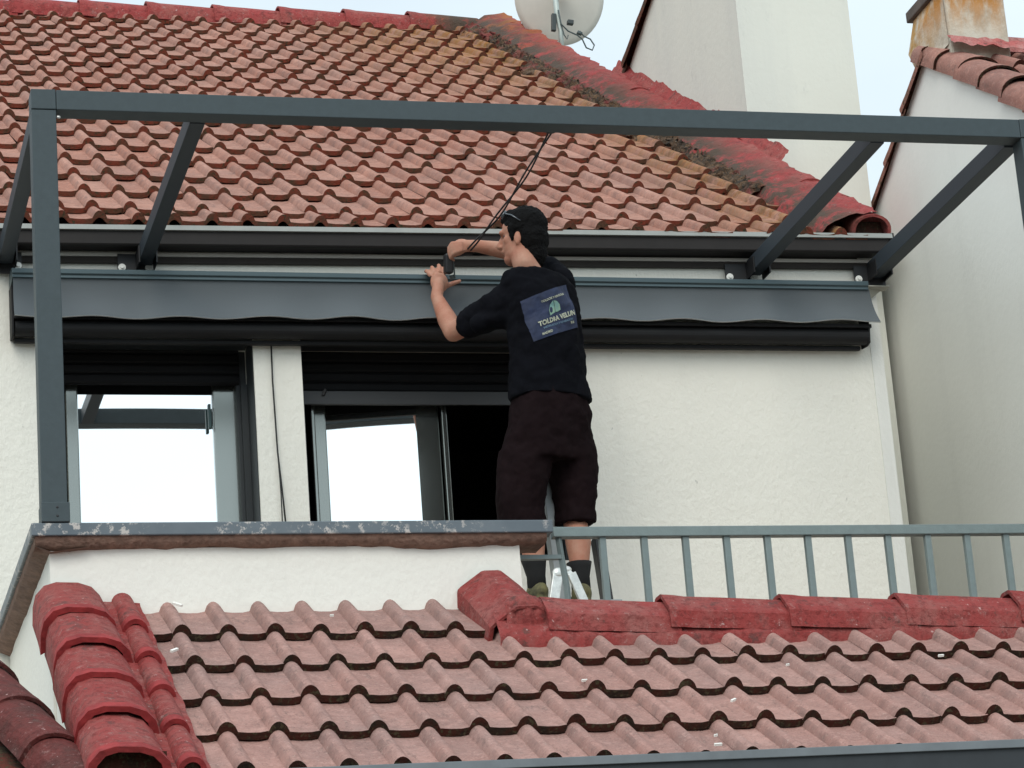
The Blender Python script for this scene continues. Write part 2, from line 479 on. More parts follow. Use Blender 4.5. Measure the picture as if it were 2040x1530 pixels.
# ---------------- house
house = thing('house', 'white stucco house with salmon tiled roof behind the terrace', 'house', (3.0, 12.0, 0))
WX0, WX1, YW, ZT = -.6, 5.02, 12.0, 6.20
w1 = (1.24, 2.162, 4.72, 5.735); w2 = (2.372, 3.60, 4.72, 5.735)
mb = MB(); TH = .28
mb.box(WX0, w1[0], YW, YW + TH, 0, ZT)
mb.box(w1[1], w2[0], YW, YW + TH, 0, ZT)
mb.box(w2[1], WX1, YW, YW + TH, 0, ZT)
for w in (w1, w2):
    mb.box(w[0], w[1], YW, YW + TH, 0, w[2]); mb.box(w[0], w[1], YW, YW + TH, w[3], ZT)
mb.box(4.78, WX1, YW + TH, 17.6, 0, 6.15); mb.box(WX0, WX0 + .25, YW + TH, 17.6, 0, 6.15)
mb.add([(5.01, 12.3, 6.151), (5.01, 17.7, 6.151), (5.01, 17.7, 9.65), (4.80, 12.3, 6.151), (4.80, 17.7, 6.151), (4.80, 17.7, 9.65)], [(0, 1, 2), (5, 4, 3), (0, 3, 4, 1), (1, 4, 5, 2), (2, 5, 3, 0)])
mb.box(WX0 + .25, 4.78, 17.5, 17.75, 0, 9.5)
mb.build('wall', STUC, house)
mb = MB(); mb.box(WX1, 5.078, YW - .004, YW + 5.2, 0, 6.15); mb.build('corner_strip', STUC_S, house)
# dark room behind the windows
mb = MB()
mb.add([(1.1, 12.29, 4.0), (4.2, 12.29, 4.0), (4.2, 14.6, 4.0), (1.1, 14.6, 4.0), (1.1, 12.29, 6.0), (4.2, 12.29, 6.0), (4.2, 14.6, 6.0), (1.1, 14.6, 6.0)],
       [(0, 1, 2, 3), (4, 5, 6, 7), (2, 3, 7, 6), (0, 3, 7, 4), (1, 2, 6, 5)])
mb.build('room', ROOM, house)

UF = slope_frame((0, 11.93, 6.216), 32.3)
GA = .412
ue = [-.048] + [.195 + GA * i for i in range(17)] + [7.0]
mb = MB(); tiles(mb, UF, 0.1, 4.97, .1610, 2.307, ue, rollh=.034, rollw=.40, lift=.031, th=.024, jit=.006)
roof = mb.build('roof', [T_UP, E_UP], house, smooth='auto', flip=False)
O, D, N = UF
mb = MB()   # roof deck under the tiles and the back slope
p = [O + D * 0.0 - N * .06, O + D * 7.08 - N * .06, O + D * 7.08 - N * .16, O - N * .16 + D * .02]
mb.add([Vector((x, 0, 0)) + q for x in (.0, 5.0) for q in p], [(0, 1, 2, 3), (7, 6, 5, 4), (0, 4, 5, 1), (1, 5, 6, 2), (2, 6, 7, 3), (3, 7, 4, 0)])
top = O + D * 7.08
mb.add([(0, top.y, top.z - .05), (5.0, top.y, top.z - .05), (5.0, top.y + 5, top.z - 3.0), (0, top.y + 5, top.z - 3.0)], [(0, 1, 2, 3)])
mb.build('roof_deck', ROOM, roof)
# ridge caps: big end to the left
mb = MB(); rz = O + D * 7.08
caps(mb, (1.72 - .445 * 5, rz.y + .02, rz.z - .025), (1, 0, 0), (0, 0, 1), 12, .445, .16, 'round', .115, lip=.022)
mb.box(-.4, 5.0, rz.y - .12, rz.y + .12, rz.z - .12, rz.z + .02)
mb.build('ridge_cap', RED_UP, roof, smooth='auto')
# verge: cap tiles running down the right edge, mortared and painted
mb = MB()
p0 = Vector((5.040, 0, 0)) + O + D * -.03 + N * .045
caps(mb, p0, D, N, 17, .415, .092, 'round', .070, lip=.010, mie=0, jit=.010)
mb.box(4.97, 5.11, p0.y + .04, p0.y + .09, p0.z - .03, p0.z + .06, mi=1)
verge = mb.build('verge_cap', [RED_UP, E_LO], roof, smooth='auto')
mb = MB()
def verge_skin(u, v):
    s = -.02 + u * 7.05
    x = 4.79 + .03 * nz(s * 3, 1) + .045 * nz(s * 9, 4) + v * .275
    n_ = .050 + .082 * math.sin(v * 1.6) + .014 * nz(s * 7, v * 3) + .012 * nz(s * 17, v * 6)
    if v == 0: n_ = .01
    return Vector((x, 0, 0)) + O + D * s + N * n_
sheet(mb, verge_skin, 150, 8)
mb.build('verge_mortar', RED_UP, roof, smooth=True, flip=False)
# rough lumps of old mortar along the inside of the verge
mb = MB()
def crust(u, v):
    s = .9 + u * 6.0
    w = .5 + 1.3 * max(0, nz(s * 1.7, 8) + .25)
    x = 4.83 + .03 * nz(s * 5, 2) - .11 * w * v + .03 * nz(s * 14, v * 5)
    return Vector((x, 0, 0)) + O + D * (s + .03 * nz(s * 11, v * 8)) + N * (.072 - .045 * v * v + .030 * nz(s * 19, v * 7) + .018 * nz(s * 47, v * 13))
sheet(mb, crust, 420, 8)
OM = mat('old_mortar', (.10, .07, .05), .95); g = G(OM)
c = g.mix(g.rng(g.noise(22, 6, .75), .42, .6), (.035, .026, .018), (.15, .085, .045))
c = g.mix(g.rng(g.noise(60, 4, .7), .66, .70), c, (.5, .46, .40))
c = g.mix(g.rng(g.noise(6, 4, .6), .5, .62, 0, .8), c, (.25, .05, .045))
g.out(c); g.bump(g.noise(70, 5), .9, .02)
mb.build('old_mortar', OM, roof, flip=False)
# gutter and eaves
GX0, GX1 = -.3, 5.135
def tilted(mb):          # the gutter falls a little towards the left
    mb.v = [(x, y, z + (x - 3.0) * .0085) for x, y, z in mb.v]; return mb
gz = 6.181
mb = MB()
mb.extr([(11.882, gz), (11.882, gz - .058), (11.890, gz - .066), (11.975, gz - .060), (11.985, gz - .05), (11.985, gz + .01), (11.975, gz + .01), (11.975, gz - .05), (11.894, gz - .055), (11.892, gz)], GX0, GX1)
gut = tilted(mb).build('gutter', GUT, house, bevel=.002)
mb = MB(); mb.extr([(11.868, gz + .001), (11.872, gz + .024), (11.884, gz + .027), (11.892, gz + .001)], GX0, GX1 + .004); tilted(mb).build('gutter_lip', GUTLIP, gut)
mb = MB(); mb.box(GX1 - .004, GX1 + .012, 11.872, 11.99, gz - .066, gz + .026); tilted(mb).build('gutter_end', GUT, gut)
mb = MB(); mb.box(GX0, 5.068, 11.972, 11.988, 6.098, 6.114); tilted(mb).build('eave_trim', TRIM, house)
mb = MB(); mb.box(GX0, 5.068, 11.976, 11.996, 6.070, 6.096); tilted(mb).build('fascia', SOFF, house)
# ---------------- windows (sills hidden behind the parapet)
def mirror_pane(mb, x0, x1, y, z0, z1, tilt, yaw=0.):
    # glass leaning back a little at the top and bowed, as old double glazing does
    nx, ny = 14, 14
    def fn(u, v):
        bow = -.0003 * (1 - (2 * u - 1) ** 2) * (1 - (2 * v - 1) ** 2)
        return (x0 + (x1 - x0) * u, y + math.tan(tilt) * (v - .5) * (z1 - z0) - math.tan(yaw) * (u - .5) * (x1 - x0) - bow, z0 + (z1 - z0) * v)
    sheet(mb, fn, nx, ny)
TILT = math.radians(.45)
def window(w, label, shutter_z, sash, extra=(), yaw=0.):
    win = MB()
    x0, x1, z0, z1 = w
    Y0 = 12.21
    win.box(x0, x0 + .045, Y0, Y0 + .10, z0, z1); win.box(x1 - .045, x1, Y0, Y0 + .10, z0, z1)
    win.box(x0 + .045, x1 - .045, Y0, Y0 + .10, z0, z0 + .05)
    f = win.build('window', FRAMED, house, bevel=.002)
    f['label'] = label
    # outer guide rail
    for ga, gb, gc in ((x0, x0 + .03, .22), (x1 - .03, x1, .16)): MB().box(ga, gb, Y0 - .03, Y0 - .002, z0, z1 - gc).build('guide_rail', FRAMED, f)
    for (a, b) in extra: MB().box(a, b, Y0 + .012, Y0 + .05, z0 + .02, shutter_z + .02).build('jamb', FRAME, f, bevel=.004)
    sx0, sx1 = sash; st = .055
    sy = Y0 + .045
    m_ = MB()
    zt = min(shutter_z + .12, z1 - .01)
    m_.box(sx0, sx0 + st, sy, sy + .05, z0 + .05, zt); m_.box(sx1 - st * 2, sx1, sy, sy + .05, z0 + .05, zt)
    m_.box(sx0 + st, sx1 - 2 * st, sy, sy + .05, z0 + .05, z0 + .11); m_.box(sx0 + st, sx1 - 2 * st, sy, sy + .05, zt - .03, zt)
    s_ = m_.build('sash', FRAME, f, bevel=.006)
    m_ = MB(); mirror_pane(m_, sx0 + st - .004, sx1 - 2 * st + .004, sy + .02, z0 + .10, zt - .025, TILT, yaw)
    m_.build('pane', GLASS, f, smooth=True, flip=False)
    # roller shutter, lowered part way
    m_ = MB(); z = shutter_z; i = 0
    while z < z1 + .02:
        m_.extr([(Y0 - .012, z + .004), (Y0 - .018, z + .012), (Y0 - .018, z + .036), (Y0 - .012, z + .044), (Y0, z + .044), (Y0, z + .004)], x0 + .031, x1 - .031)
        z += .046
    m_.box(x0 + .031, x1 - .031, Y0 - .002, Y0 + .004, shutter_z, z1)
    sh = m_.build('roller_shutter', SHUT, f)
    return f, sh
wa, sha = window(w1, 'left window of the pair, its mirrored pane showing white sky', 5.579, (1.374, 2.128), ((2.136, 2.148),))
wb, shb = window(w2, 'right window half open with a dark room behind', 5.500, (2.463, 3.030), ((2.445, 2.461), (3.036, 3.060)), math.radians(7.2))
m_ = MB(); m_.box(2.406, 3.595, 12.172, 12.188, 5.482, 5.545); m_.build('end_slat', mat('end_slat', (.036, .037, .039), .5), wb, bevel=.003)
m_ = MB(); m_.bar((2.494, 12.168, 5.522), (2.506, 12.163, 5.548), .016, .01); m_.build('stopper', BLACK, wb)
m_ = MB(); m_.box(1.992, 2.004, 12.228, 12.252, 5.39, 5.50); m_.build('handle', mat('teal_handle', (.02, .06, .06), .4), wa, bevel=.002)

for (a, b), q in (((w1[1] - .004, w1[1]), wa), ((w2[1] - .004, w2[1]), wb), ((w2[0], w2[0] + .003), wb)):  # thin dark sheets added over the reveal sides to make them black
    MB().box(a + .0005, b + .0005 if b == w2[0] + .003 else b - .0005, 12.012, 12.175, 4.73, 5.73).build('dark_reveal_sheet', FRAMED, q)
for w_, q in ((w1, wa), (w2, wb)): MB().box(w_[0] + .004, w_[1] - .005, 12.012, 12.175, w_[3] - .006, w_[3] - .001).build('dark_reveal_sheet', FRAMED, q)  # same dark sheet added under each window head to make it black
# cable hanging on the pier between the windows
mb = MB()
mb.tube([(2.2397, 11.9850, 5.6991), (2.2377, 11.9850, 5.5251), (2.2408, 11.9850, 5.3661), (2.2438, 11.9850, 5.2083), (2.2540, 11.9800, 5.0390), (2.2620, 11.9750, 4.8711)], .0038, 6)
mb.tube([(2.2436, 11.9840, 5.2080), (2.2489, 11.9820, 5.0173), (2.2482, 11.9820, 4.8731)], .0026, 6)
tag(mb.build('cable', CABM, smooth=True), 'thin black cable hanging down the white pier between two windows', 'cable')

# ---------------- terrace
mb = MB(); mb.box(1.10, 5.6, 10.36, 11.998, 3.30, 3.45)
tag(mb.build('terrace_floor', TERR), 'terracotta terrace floor behind the parapet', kind='structure')
par = thing('terrace_parapet', 'white plastered terrace parapet with flaking grey metal capping', 'parapet', (2.0, 10.4, 3.45))
mb = MB()
mb.box(1.09, 2.835, 10.35, 10.50, 2.6, 4.352)
mb.box(1.09, 1.24, 10.50, 11.997, 2.6, 4.352)
mb.box(2.835, 5.6, 10.38, 10.50, 2.6, 4.02)
mb.build('wall', STUC_P, par)
mb = MB()
mb.box(1.022, 2.958, 10.30, 10.545, 4.388, 4.436)
mb.box(1.022, 1.262, 10.545, 11.997, 4.388, 4.436)
mb.build('metal_capping', CAPM, par, bevel=.004)
mb = MB()
def wav(x, s=0.): return .006 * nz(x * 5, s) + .004 * nz(x * 17, s + 3)
n_ = 60
vs = []; fs = []
for i in range(n_ + 1):
    x = 1.035 + (2.935 - 1.035) * i / n_
    b = 4.352 + wav(x) - .012 * nz(x * 2.2, 9)
    vs += [(x, 10.312 + .003 * nz(x * 20), 4.388), (x, 10.318, b + .004), (x, 10.348, b - .004 + wav(x, 7)), (x, 10.49, b)]
fs = [(i * 4 + j, i * 4 + j + 1, i * 4 + j + 5, i * 4 + j + 4) for i in range(n_) for j in range(3)]
mb.add(vs, fs)
vs = []
for i in range(41):
    y = 10.312 + (11.99 - 10.312) * i / 40
    b = 4.350 + .012 * nz(y * 3, 5) + .006 * nz(y * 11)
    vs += [(1.034 + .003 * nz(y * 9), y, 4.388), (1.036, y, b + .006), (1.092, y, b - .016 + .01 * nz(y * 6, 2)), (1.22, y, b)]
mb.add(vs, [(i * 4 + j, i * 4 + j + 1, i * 4 + j + 5, i * 4 + j + 4) for i in range(40) for j in range(3)])
mb.build('mortar_bed', MORT, par, smooth=True)

rail = thing('terrace_railing', 'grey green metal terrace railing with slim upright balusters', 'railing', (4.0, 10.42, 4.0))
mb = MB(); mb.box(2.985, 5.5, 10.395, 10.44, 4.395, 4.434)
mb.build('top_rail', RAILM, rail, bevel=.003)
xs = [3.015 + .1655 * i for i in range(15)]
for i, x in enumerate(xs):
    mb = MB()
    if i == 0: mb.tube([(x - .006, 10.418, 4.396), (x - .001, 10.418, 4.33), (x + .012, 10.418, 4.2), (x + .012, 10.418, 3.98)], .0135, 4)
    else: mb.box(x - .0125, x + .0125, 10.406, 10.431, 3.98, 4.396)
    mb.build('baluster', RAILM, rail, bevel=.002)
mb = MB(); mb.box(2.83, 3.012, 10.405, 10.43, 4.312, 4.328); mb.build('fixing_bar', RAILM, rail)

# ---------------- porch roof in front of the terrace
porch = thing('porch', 'front porch with weathered pink tiles and red painted caps below the terrace', 'porch', (3.0, 9.6, 0))
LF = slope_frame((0, 10.35, 4.108), 31.0)
O2, D2, N2 = LF
le = [-1.725 - .0] + [-.350 - .343 * i for i in range(3, -1, -1)] + [-.02]
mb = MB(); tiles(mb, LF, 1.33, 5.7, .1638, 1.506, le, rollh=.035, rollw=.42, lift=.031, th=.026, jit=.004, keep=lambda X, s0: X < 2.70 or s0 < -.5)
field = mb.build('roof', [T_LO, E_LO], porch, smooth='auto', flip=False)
mb = MB()
p = [O2 - D2 * 1.75 - N2 * .04, O2 - N2 * .04, O2 - N2 * .14, O2 - D2 * 1.75 - N2 * .14]
mb.add([Vector((x, 0, 0)) + q for x in (1.14, 2.80) for q in p], [(0, 1, 2, 3), (7, 6, 5, 4), (0, 4, 5, 1), (1, 5, 6, 2), (2, 6, 7, 3), (3, 7, 4, 0)])
p = [O2 - D2 * 1.72 - N2 * .05, O2 - D2 * .45 - N2 * .05, O2 - D2 * .45 - N2 * .15, O2 - D2 * 1.72 - N2 * .15]
mb.add([Vector((x, 0, 0)) + q for x in (2.802, 5.8) for q in p], [(0, 1, 2, 3), (7, 6, 5, 4), (0, 4, 5, 1), (1, 5, 6, 2), (2, 6, 7, 3), (3, 7, 4, 0)])
mb.build('roof_deck', ROOM, field)
mb = MB(); mb.box(1.13, 1.35, 9.1, 10.34, 0, 3.2); mb.box(1.35, 5.6, 9.1, 9.3, 0, 3.2); mb.box(1.09, 1.13, 8.95, 10.349, 0, 3.15)
mb.add([(1.10, 8.95, 3.15), (1.10, 10.349, 3.15), (1.10, 10.349, 3.98), (1.35, 8.95, 3.15), (1.35, 10.349, 3.15), (1.35, 10.349, 3.98)], [(0, 1, 2), (5, 4, 3), (0, 3, 4, 1), (2, 5, 3, 0)])
mb.build('wall', STUC_P, porch)
# left verge: big caps, lip downhill
mb = MB()
p0 = Vector((1.155, 0, 0)) + O2 - D2 * 1.76 + N2 * .03
caps(mb, p0, D2, N2, 5, .352, .124, 'flat', .088, lip=.020, th=.026, mie=0, jit=.006, ml=2)
mb.box(1.04, 1.27, p0.y + .03, p0.y + .06, p0.z - .1, p0.z + .09, mi=1)
vg = mb.build('verge_cap', [RED, E_LO, RED_DEEP], field, smooth='auto')
mb = MB()
p0 = Vector((1.342, 0, 0)) + O2 - D2 * 1.745 + N2 * .024
caps(mb, p0, D2, N2, 5, .348, .044, 'round', .048, lip=.018, mie=0, jit=.003, ml=1)
mb.build('verge_roll', [RED, RED_DEEP], field, smooth='auto')
mb = MB()
sheet(mb, lambda u, v: Vector((1.25 + .155 * v + .012 * nz(u * 12, v * 2) * (v > .5), 0, 0)) + O2 - D2 * (1.73 * (1 - u)) + N2 * (.050 - .010 * v + .008 * nz(u * 25, v * 4)), 90, 6)
mb.build('verge_mortar', RED, field, smooth=True, flip=False)
# ridge: angular caps, big end left
mb = MB()
caps(mb, (2.80, 10.03, 3.956), (1, 0, 0), (0, 0, 1), 6, .456, .125, 'angular', .088, lip=.020, th=.02, jit=.003)
mb.build('ridge_cap', RED, field)
mb = MB()
p0 = Vector((2.735, 0, 0)) + O2 - D2 * .40 + N2 * .035
caps(mb, p0, D2 + Vector((-.06, 0, .06)), N2, 1, .40, .135, 'angular', .085, lip=.012, jit=0)
mb.box(2.64, 2.83, p0.y + .02, p0.y + .05, p0.z - .12, p0.z + .07)
mb.build('hip_cap', RED, field)
mb = MB()
sheet(mb, lambda u, v: Vector((2.66 + .20 * u, 0, 0)) + O2 - D2 * (.345 + .09 * v + .015 * nz(u * 9)) + N2 * (.115 * math.sin(math.pi * min(1, u * .8 + .2)) ** .5 * (1 - v ** 2.2) + .045 + .008 * nz(u * 20, v * 9)), 24, 10)
mb.build('mortar_plug', RED, field, smooth=True, flip=False)
mb = MB()
def rm(u, v):
    x = 2.62 + u * 3.0
    s = -.36 - v * (.155 + .03 * nz(x * 4) + .02 * nz(x * 13, 2))
    n_ = .100 - .058 * v + .012 * nz(x * 8, v * 4) + .008 * nz(x * 22, v * 9)
    if v > .99: n_ = -.01
    return Vector((x, 0, 0)) + O2 + D2 * s + N2 * n_
sheet(mb, rm, 130, 8)
mb.build('ridge_mortar', RED, field, smooth=True, flip=False)
mb = MB()
def sad(u, v):   # mortar saddle stepping down from the parapet end to the ridge
    x = 2.66 + .26 * u
    zt = 4.170 - .085 * max(0, (u - .3) / .7) ** .9 + .006 * nz(u * 9, v * 3)
    return Vector((x, 10.34 - .33 * v, zt - .085 * v - .10 * v * v * (1 - u * .6) ))
sheet(mb, sad, 18, 8)
mb.build('mortar_saddle', RED, field, smooth=True, flip=False)
# gutter along the porch eave
ge = O2 - D2 * 1.70
mb = MB(); gy, gz_ = ge.y, ge.z
def gslope(mb):
    mb.v = [(x, y, z + (x - 4.2) * .012) for x, y, z in mb.v]; return mb
mb.extr([(gy - .10, gz_ + .018), (gy - .10, gz_ - .07), (gy - .06, gz_ - .11), (gy + .03, gz_ - .11), (gy + .03, gz_), (gy + .02, gz_), (gy + .02, gz_ - .09), (gy - .05, gz_ - .09), (gy - .088, gz_ - .06), (gy - .088, gz_ + .018)], 1.45, 6.0)
gl = gslope(mb).build('gutter', ANTH_D, porch)
mb = MB(); mb.extr([(gy - .112, gz_ + .012), (gy - .108, gz_ + .040), (gy - .088, gz_ + .042), (gy - .080, gz_ + .012)], 1.448, 6.002); gslope(mb).build('gutter_lip', GUT_L, gl, bevel=.002)

# low red hip of the neighbouring roof, bottom left corner
mb = MB()
lowr = thing('hip_roof', 'mossy dark red roof hip in the lower left corner', 'roof', (.8, 9.4, 3.2))
a, b = Vector((0.7323, 9.9000, 3.8390)), Vector((1.0536, 8.9000, 3.1572))
d_ = (b - a).normalized(); up_ = Vector((.45, -.2, 1)); up_ = (up_ - d_ * up_.dot(d_)).normalized()
caps(mb, b, -d_, up_, 4, (b - a).length / 4 + .02, .12, 'round', .09, lip=.012)
mb.build('hip_cap', red_mat('mossy_red', (.14, .028, .024), (.045, .030, .024)), lowr)
mb = MB(); sd = d_.cross(up_).normalized()
if sd.x > 0: sd = -sd
mb.add([a + up_ * -.02, b + up_ * -.02, b + sd * 1.2 - Vector((0, 0, .5)), a + sd * 1.2 - Vector((0, 0, .5))], [(0, 1, 2, 3)])
mb.add([a + up_ * -.02, b + up_ * -.02, b - sd * .06 - Vector((0, 0, .9)), a - sd * .06 - Vector((0, 0, .9))], [(0, 1, 2, 3)])
mb.build('roof_slope', edge_mat('mossy_slope', (.12, .035, .025), (.04, .03, .022)), lowr, flip=False)

# ---------------- neighbouring tower rising behind the roof
tower = thing('tall_house', 'tall cream rendered house part rising behind the roof verge', 'house', (5.4, 13.6, 0))
mb = MB()
x0, x1, yf = 5.15, 5.79, 13.60
prof = [(yf, 0), (yf, 9.41), (15.0, 8.85), (15.66, 8.60), (17.9, 7.7), (17.9, 0)]
mb.extr(prof, x0, x1)
mb.build('wall', STUC_T, tower)
mb = MB()
pts = [Vector((x0 + .05, 15.0 - 1.0, 8.85 + .38 + .02)), Vector((x0 + .05, 17.3, 8.85 - 2.3 * .38 + .02))]
dd = (pts[0] - pts[1]).normalized(); nn = Vector((0, -dd.z, dd.y)); nn = nn if nn.z > 0 else -nn
caps(mb, pts[1], dd, nn, 11, (pts[0] - pts[1]).length / 11, .085, 'round', .07, lip=.014, jit=.012)
mb.build('verge_cap', edge_mat('rusty_verge', (.16, .06, .04), (.07, .05, .035)), tower)

# red mortar fillet where the verge meets the tall house
mb = MB()
def fil(u, v):
    s = 1.35 + u * 3.1
    q = O + D * s
    zt = .150 + .03 * nz(s * 5, 2) + .022 * nz(s * 16, 5)
    x = 5.06 + .092 * v ** .7
    return Vector((x, q.y, q.z + .11 + (zt - .06) * v ** 1.3 + .012 * nz(s * 9, v * 5)))
sheet(mb, fil, 90, 10)
def fil2(u, v):     # front apron on the foot of the tall wall
    x = 5.12 + .66 * u
    zt = 7.385 - .40 * u + .05 * nz(x * 14, 3) * (1 - .5 * u) + .012 * nz(x * 50, 1)
    return Vector((x, yf - .008 - .34 * (1 - v) ** 1.3, zt - (1 - v) * (.30 + .04 * nz(x * 9))))
sheet(mb, fil2, 50, 8)
mb.build('mortar_fillet', RED_UP, roof, smooth=True, flip=False)

# ---------------- neighbouring gabled house on the right
nb = thing('gable_house', 'pale gabled house on the right with stained chimney', 'house', (5.9, 12.4, 0))
XR = 5.85
apx = Vector((XR, 12.83, 7.568))
fr_d = Vector((0, -1.0, -.665)).normalized(); bk_d = Vector((0, 1.0, -.575)).normalized()
f_end = apx + fr_d * 4.4; b_end = apx + bk_d * 4.5
mb = MB()
pr = [(f_end.y, 0), (f_end.y, f_end.z), (apx.y, apx.z), (b_end.y, b_end.z), (b_end.y, 0)]
mb.extr(pr, XR, XR + 4.5)
mb.build('wall', STUC_N, nb)
mb = MB()
nf = Vector((0, -.665, 1.0)).normalized()
caps(mb, apx + fr_d * 4.2 + Vector((.085, 0, 0)) - nf * .01, -fr_d, nf, 15, .285, .115, 'round', .075, lip=.016, jit=.008, mie=1)
mb.build('verge_cap', [T_NB, E_LO], nb, smooth='auto')
mb = MB()
nk = Vector((0, .575, 1.0)).normalized()
caps(mb, apx + bk_d * 4.2 + Vector((.07, 0, 0)) - nk * .02, -bk_d, nk, 12, .35, .10, 'round', .06, lip=.014, jit=.01)
mb.build('back_verge_cap', edge_mat('verge_pale', (.30, .14, .11), (.20, .11, .08)), nb)
mb = MB()
mb.add([apx + Vector((.15, 0, .03)), f_end + Vector((.15, 0, .03)), f_end + Vector((4.5, 0, .03)), apx + Vector((4.5, 0, .03))], [(0, 1, 2, 3)])
fr3 = (Vector((0, 0, 0)) + Vector((0, f_end.y, f_end.z + .02)), -fr_d, nf)
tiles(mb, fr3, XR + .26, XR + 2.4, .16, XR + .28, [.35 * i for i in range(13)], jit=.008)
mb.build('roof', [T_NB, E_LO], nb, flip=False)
mb = MB()
caps(mb, (XR + .30, apx.y, apx.z + .015), (1, 0, 0), (0, 0, 1), 8, .42, .12, 'round', .085, lip=.01)
mb.build('ridge_cap', red_mat('faded_red', (.46, .12, .11), (.52, .33, .30)), nb)
ch = MB(); ch.box(5.891, 6.214, 12.593, 12.97, 7.40, 7.83); ch = ch.build('chimney', CHIM, nb, bevel=.012)
mb = MB()
mb.add([(5.888, 12.62, 7.86), (5.888, 12.99, 7.86), (5.845, 13.02, 7.66), (5.845, 12.96, 7.56), (5.85, 12.80, 7.50), (5.888, 12.61, 7.54)], [(0, 1, 2, 5), (2, 3, 4, 5)])
mb.build('flashing', CHIM, ch)
mb = MB(); mb.box(5.86, 6.27, 12.55, 13.03, 7.842, 7.90)
mb.build('coping', mat('coping', (.10, .08, .07), .9, var=.3), ch, bevel=.006)
mb = MB()
sheet(mb, lambda u, v: Vector((5.87 + .42 * u, 12.585 - .075 * (1 - v) + .01 * nz(u * 9, v * 4), 7.50 + .075 * v + .02 * nz(u * 7, v * 3) - .02 * u)), 20, 6)
mb.build('mortar', red_mat('faded_red_b', (.45, .12, .11), (.52, .33, .30)), ch, smooth=True, flip=False)

# ---------------- satellite dish
dish = thing('satellite_dish', 'pale satellite dish seen from behind above the roof verge', 'satellite dish', (5.1555, 16.9000, 9.5451))
dc = Vector((5.2434, 17.1000, 9.8867)); ax = Vector((.10, .95, .28)).normalized()
e1 = ax.cross(Vector((0, 0, 1))).normalized(); e2 = e1.cross(ax)
mb = MB(); vs = []
R_, NR, NS = .300, 8, 48
for side_ in (0, 1):
    for r in range(NR + 1):
        q = r / NR
        for k in range(NS):
            t = 2 * math.pi * k / NS
            vs.append(dc + e1 * (R_ * q * math.cos(t)) + e2 * (R_ * 1.08 * q * math.sin(t)) - ax * (.055 * (1 - q * q)) + ax * (.004 * side_))
for side_ in (0, 1):
    o_ = side_ * (NR + 1) * NS
    for r in range(NR):
        for k in range(NS):
            mb.f.append((o_ + r * NS + k, o_ + r * NS + (k + 1) % NS, o_ + (r + 1) * NS + (k + 1) % NS, o_ + (r + 1) * NS + k)); mb.m.append(0); mb.t.append(.5)
for k in range(NS):
    mb.f.append((NR * NS + k, NR * NS + (k + 1) % NS, (2 * NR + 1) * NS + (k + 1) % NS, (2 * NR + 1) * NS + k)); mb.m.append(0); mb.t.append(.5)
mb.v = vs
mb.build('reflector', DISH, dish, smooth=True, flip=False)
mb = MB(); mb.tube([(5.1641, 16.9300, 9.8898), (5.1671, 16.9300, 9.6739), (5.1817, 16.9300, 9.5598), (5.1779, 16.9300, 9.3885)], [.019, .019, .016, .016], 12)
mb.build('mast', mat('mast_grey', (.42, .47, .44), .5, metal=.3), dish, smooth=True)
CLG = mat('clamp_grey', (.035, .045, .045), .5)
MB().bar((5.1408, 16.9200, 9.6753), (5.1310, 16.9200, 9.5533), .03, .03).build('clamp', CLG, dish, bevel=.004)
MB().box(dc.x - .075, dc.x + .02, 16.90, 17.0, dc.z - .05, dc.z + .0).build('mount', CLG, dish, bevel=.004)
MB().bar((5.2437, 16.9700, 9.6452), (5.2842, 16.9700, 9.6397), .035, .03).build('cable_clip', CLG, dish, bevel=.004)
mb = MB()
lp = [(5.1677, 16.9000, 9.6958), (5.1800, 16.9000, 9.5961), (5.2236, 16.9000, 9.5478), (5.2826, 16.9000, 9.5215), (5.3143, 16.9000, 9.4941), (5.3365, 16.9000, 9.4343), (5.3759, 16.9000, 9.4180), (5.3926, 16.9000, 9.4543), (5.3689, 16.9000, 9.4963), (5.3263, 16.9000, 9.5160), (5.3020, 16.9000, 9.5508)]
mb.tube(lp, .005, 6); mb.tube([(5.1830, 16.9100, 9.6008), (5.1971, 16.9100, 9.5227), (5.2151, 16.9100, 9.4949), (5.2243, 16.9100, 9.5238)], .004, 6); mb.bar((5.2844, 16.9000, 9.5430), (5.3139, 16.9000, 9.5299), .02, .02)
mb.build('cable', mat('dish_cable', (.06, .08, .08), .5), dish, smooth=True)

# ================================================================== PERGOLA
perg = thing('pergola', 'dark grey metal pergola frame over the terrace', 'pergola', (3.1, 10.4, 4.436))
BX0, BX1 = 1.061, 5.17
mb = MB(); mb.box(BX0 + .094, BX1 - .095, 10.30, 10.39, 6.043, 6.123); mb.build('beam', ANTH, perg, bevel=.003)
for px_, nm in ((BX0, 0), (BX1 - .094, 1)):
    mb = MB(); mb.box(px_, px_ + .0925, 10.302, 10.392, 4.438, 6.042)
    po = mb.build('post', ANTH, perg, bevel=.003)
    mb = MB(); mb.box(px_, px_ + .0925, 10.299, 10.392, 6.0435, 6.1245); mb.build('corner_block', ANTH, po, bevel=.003)
    mb = MB(); mb.box(px_ - .002, px_ + .100, 10.295, 10.398, 4.438, 4.512); mb.build('base_sleeve', ANTH, po, bevel=.003)
    for zz in (4.460, 4.492): MB().ell((px_ + .055, 10.2945, zz), (.0045, .002, .0045), 10, 6).build('bolt', BLACK, po)
mb = MB(); mb.ell((1.163, 10.31, 6.016), (.008, .006, .006), 8, 6); mb.build('screw', SILV, perg)
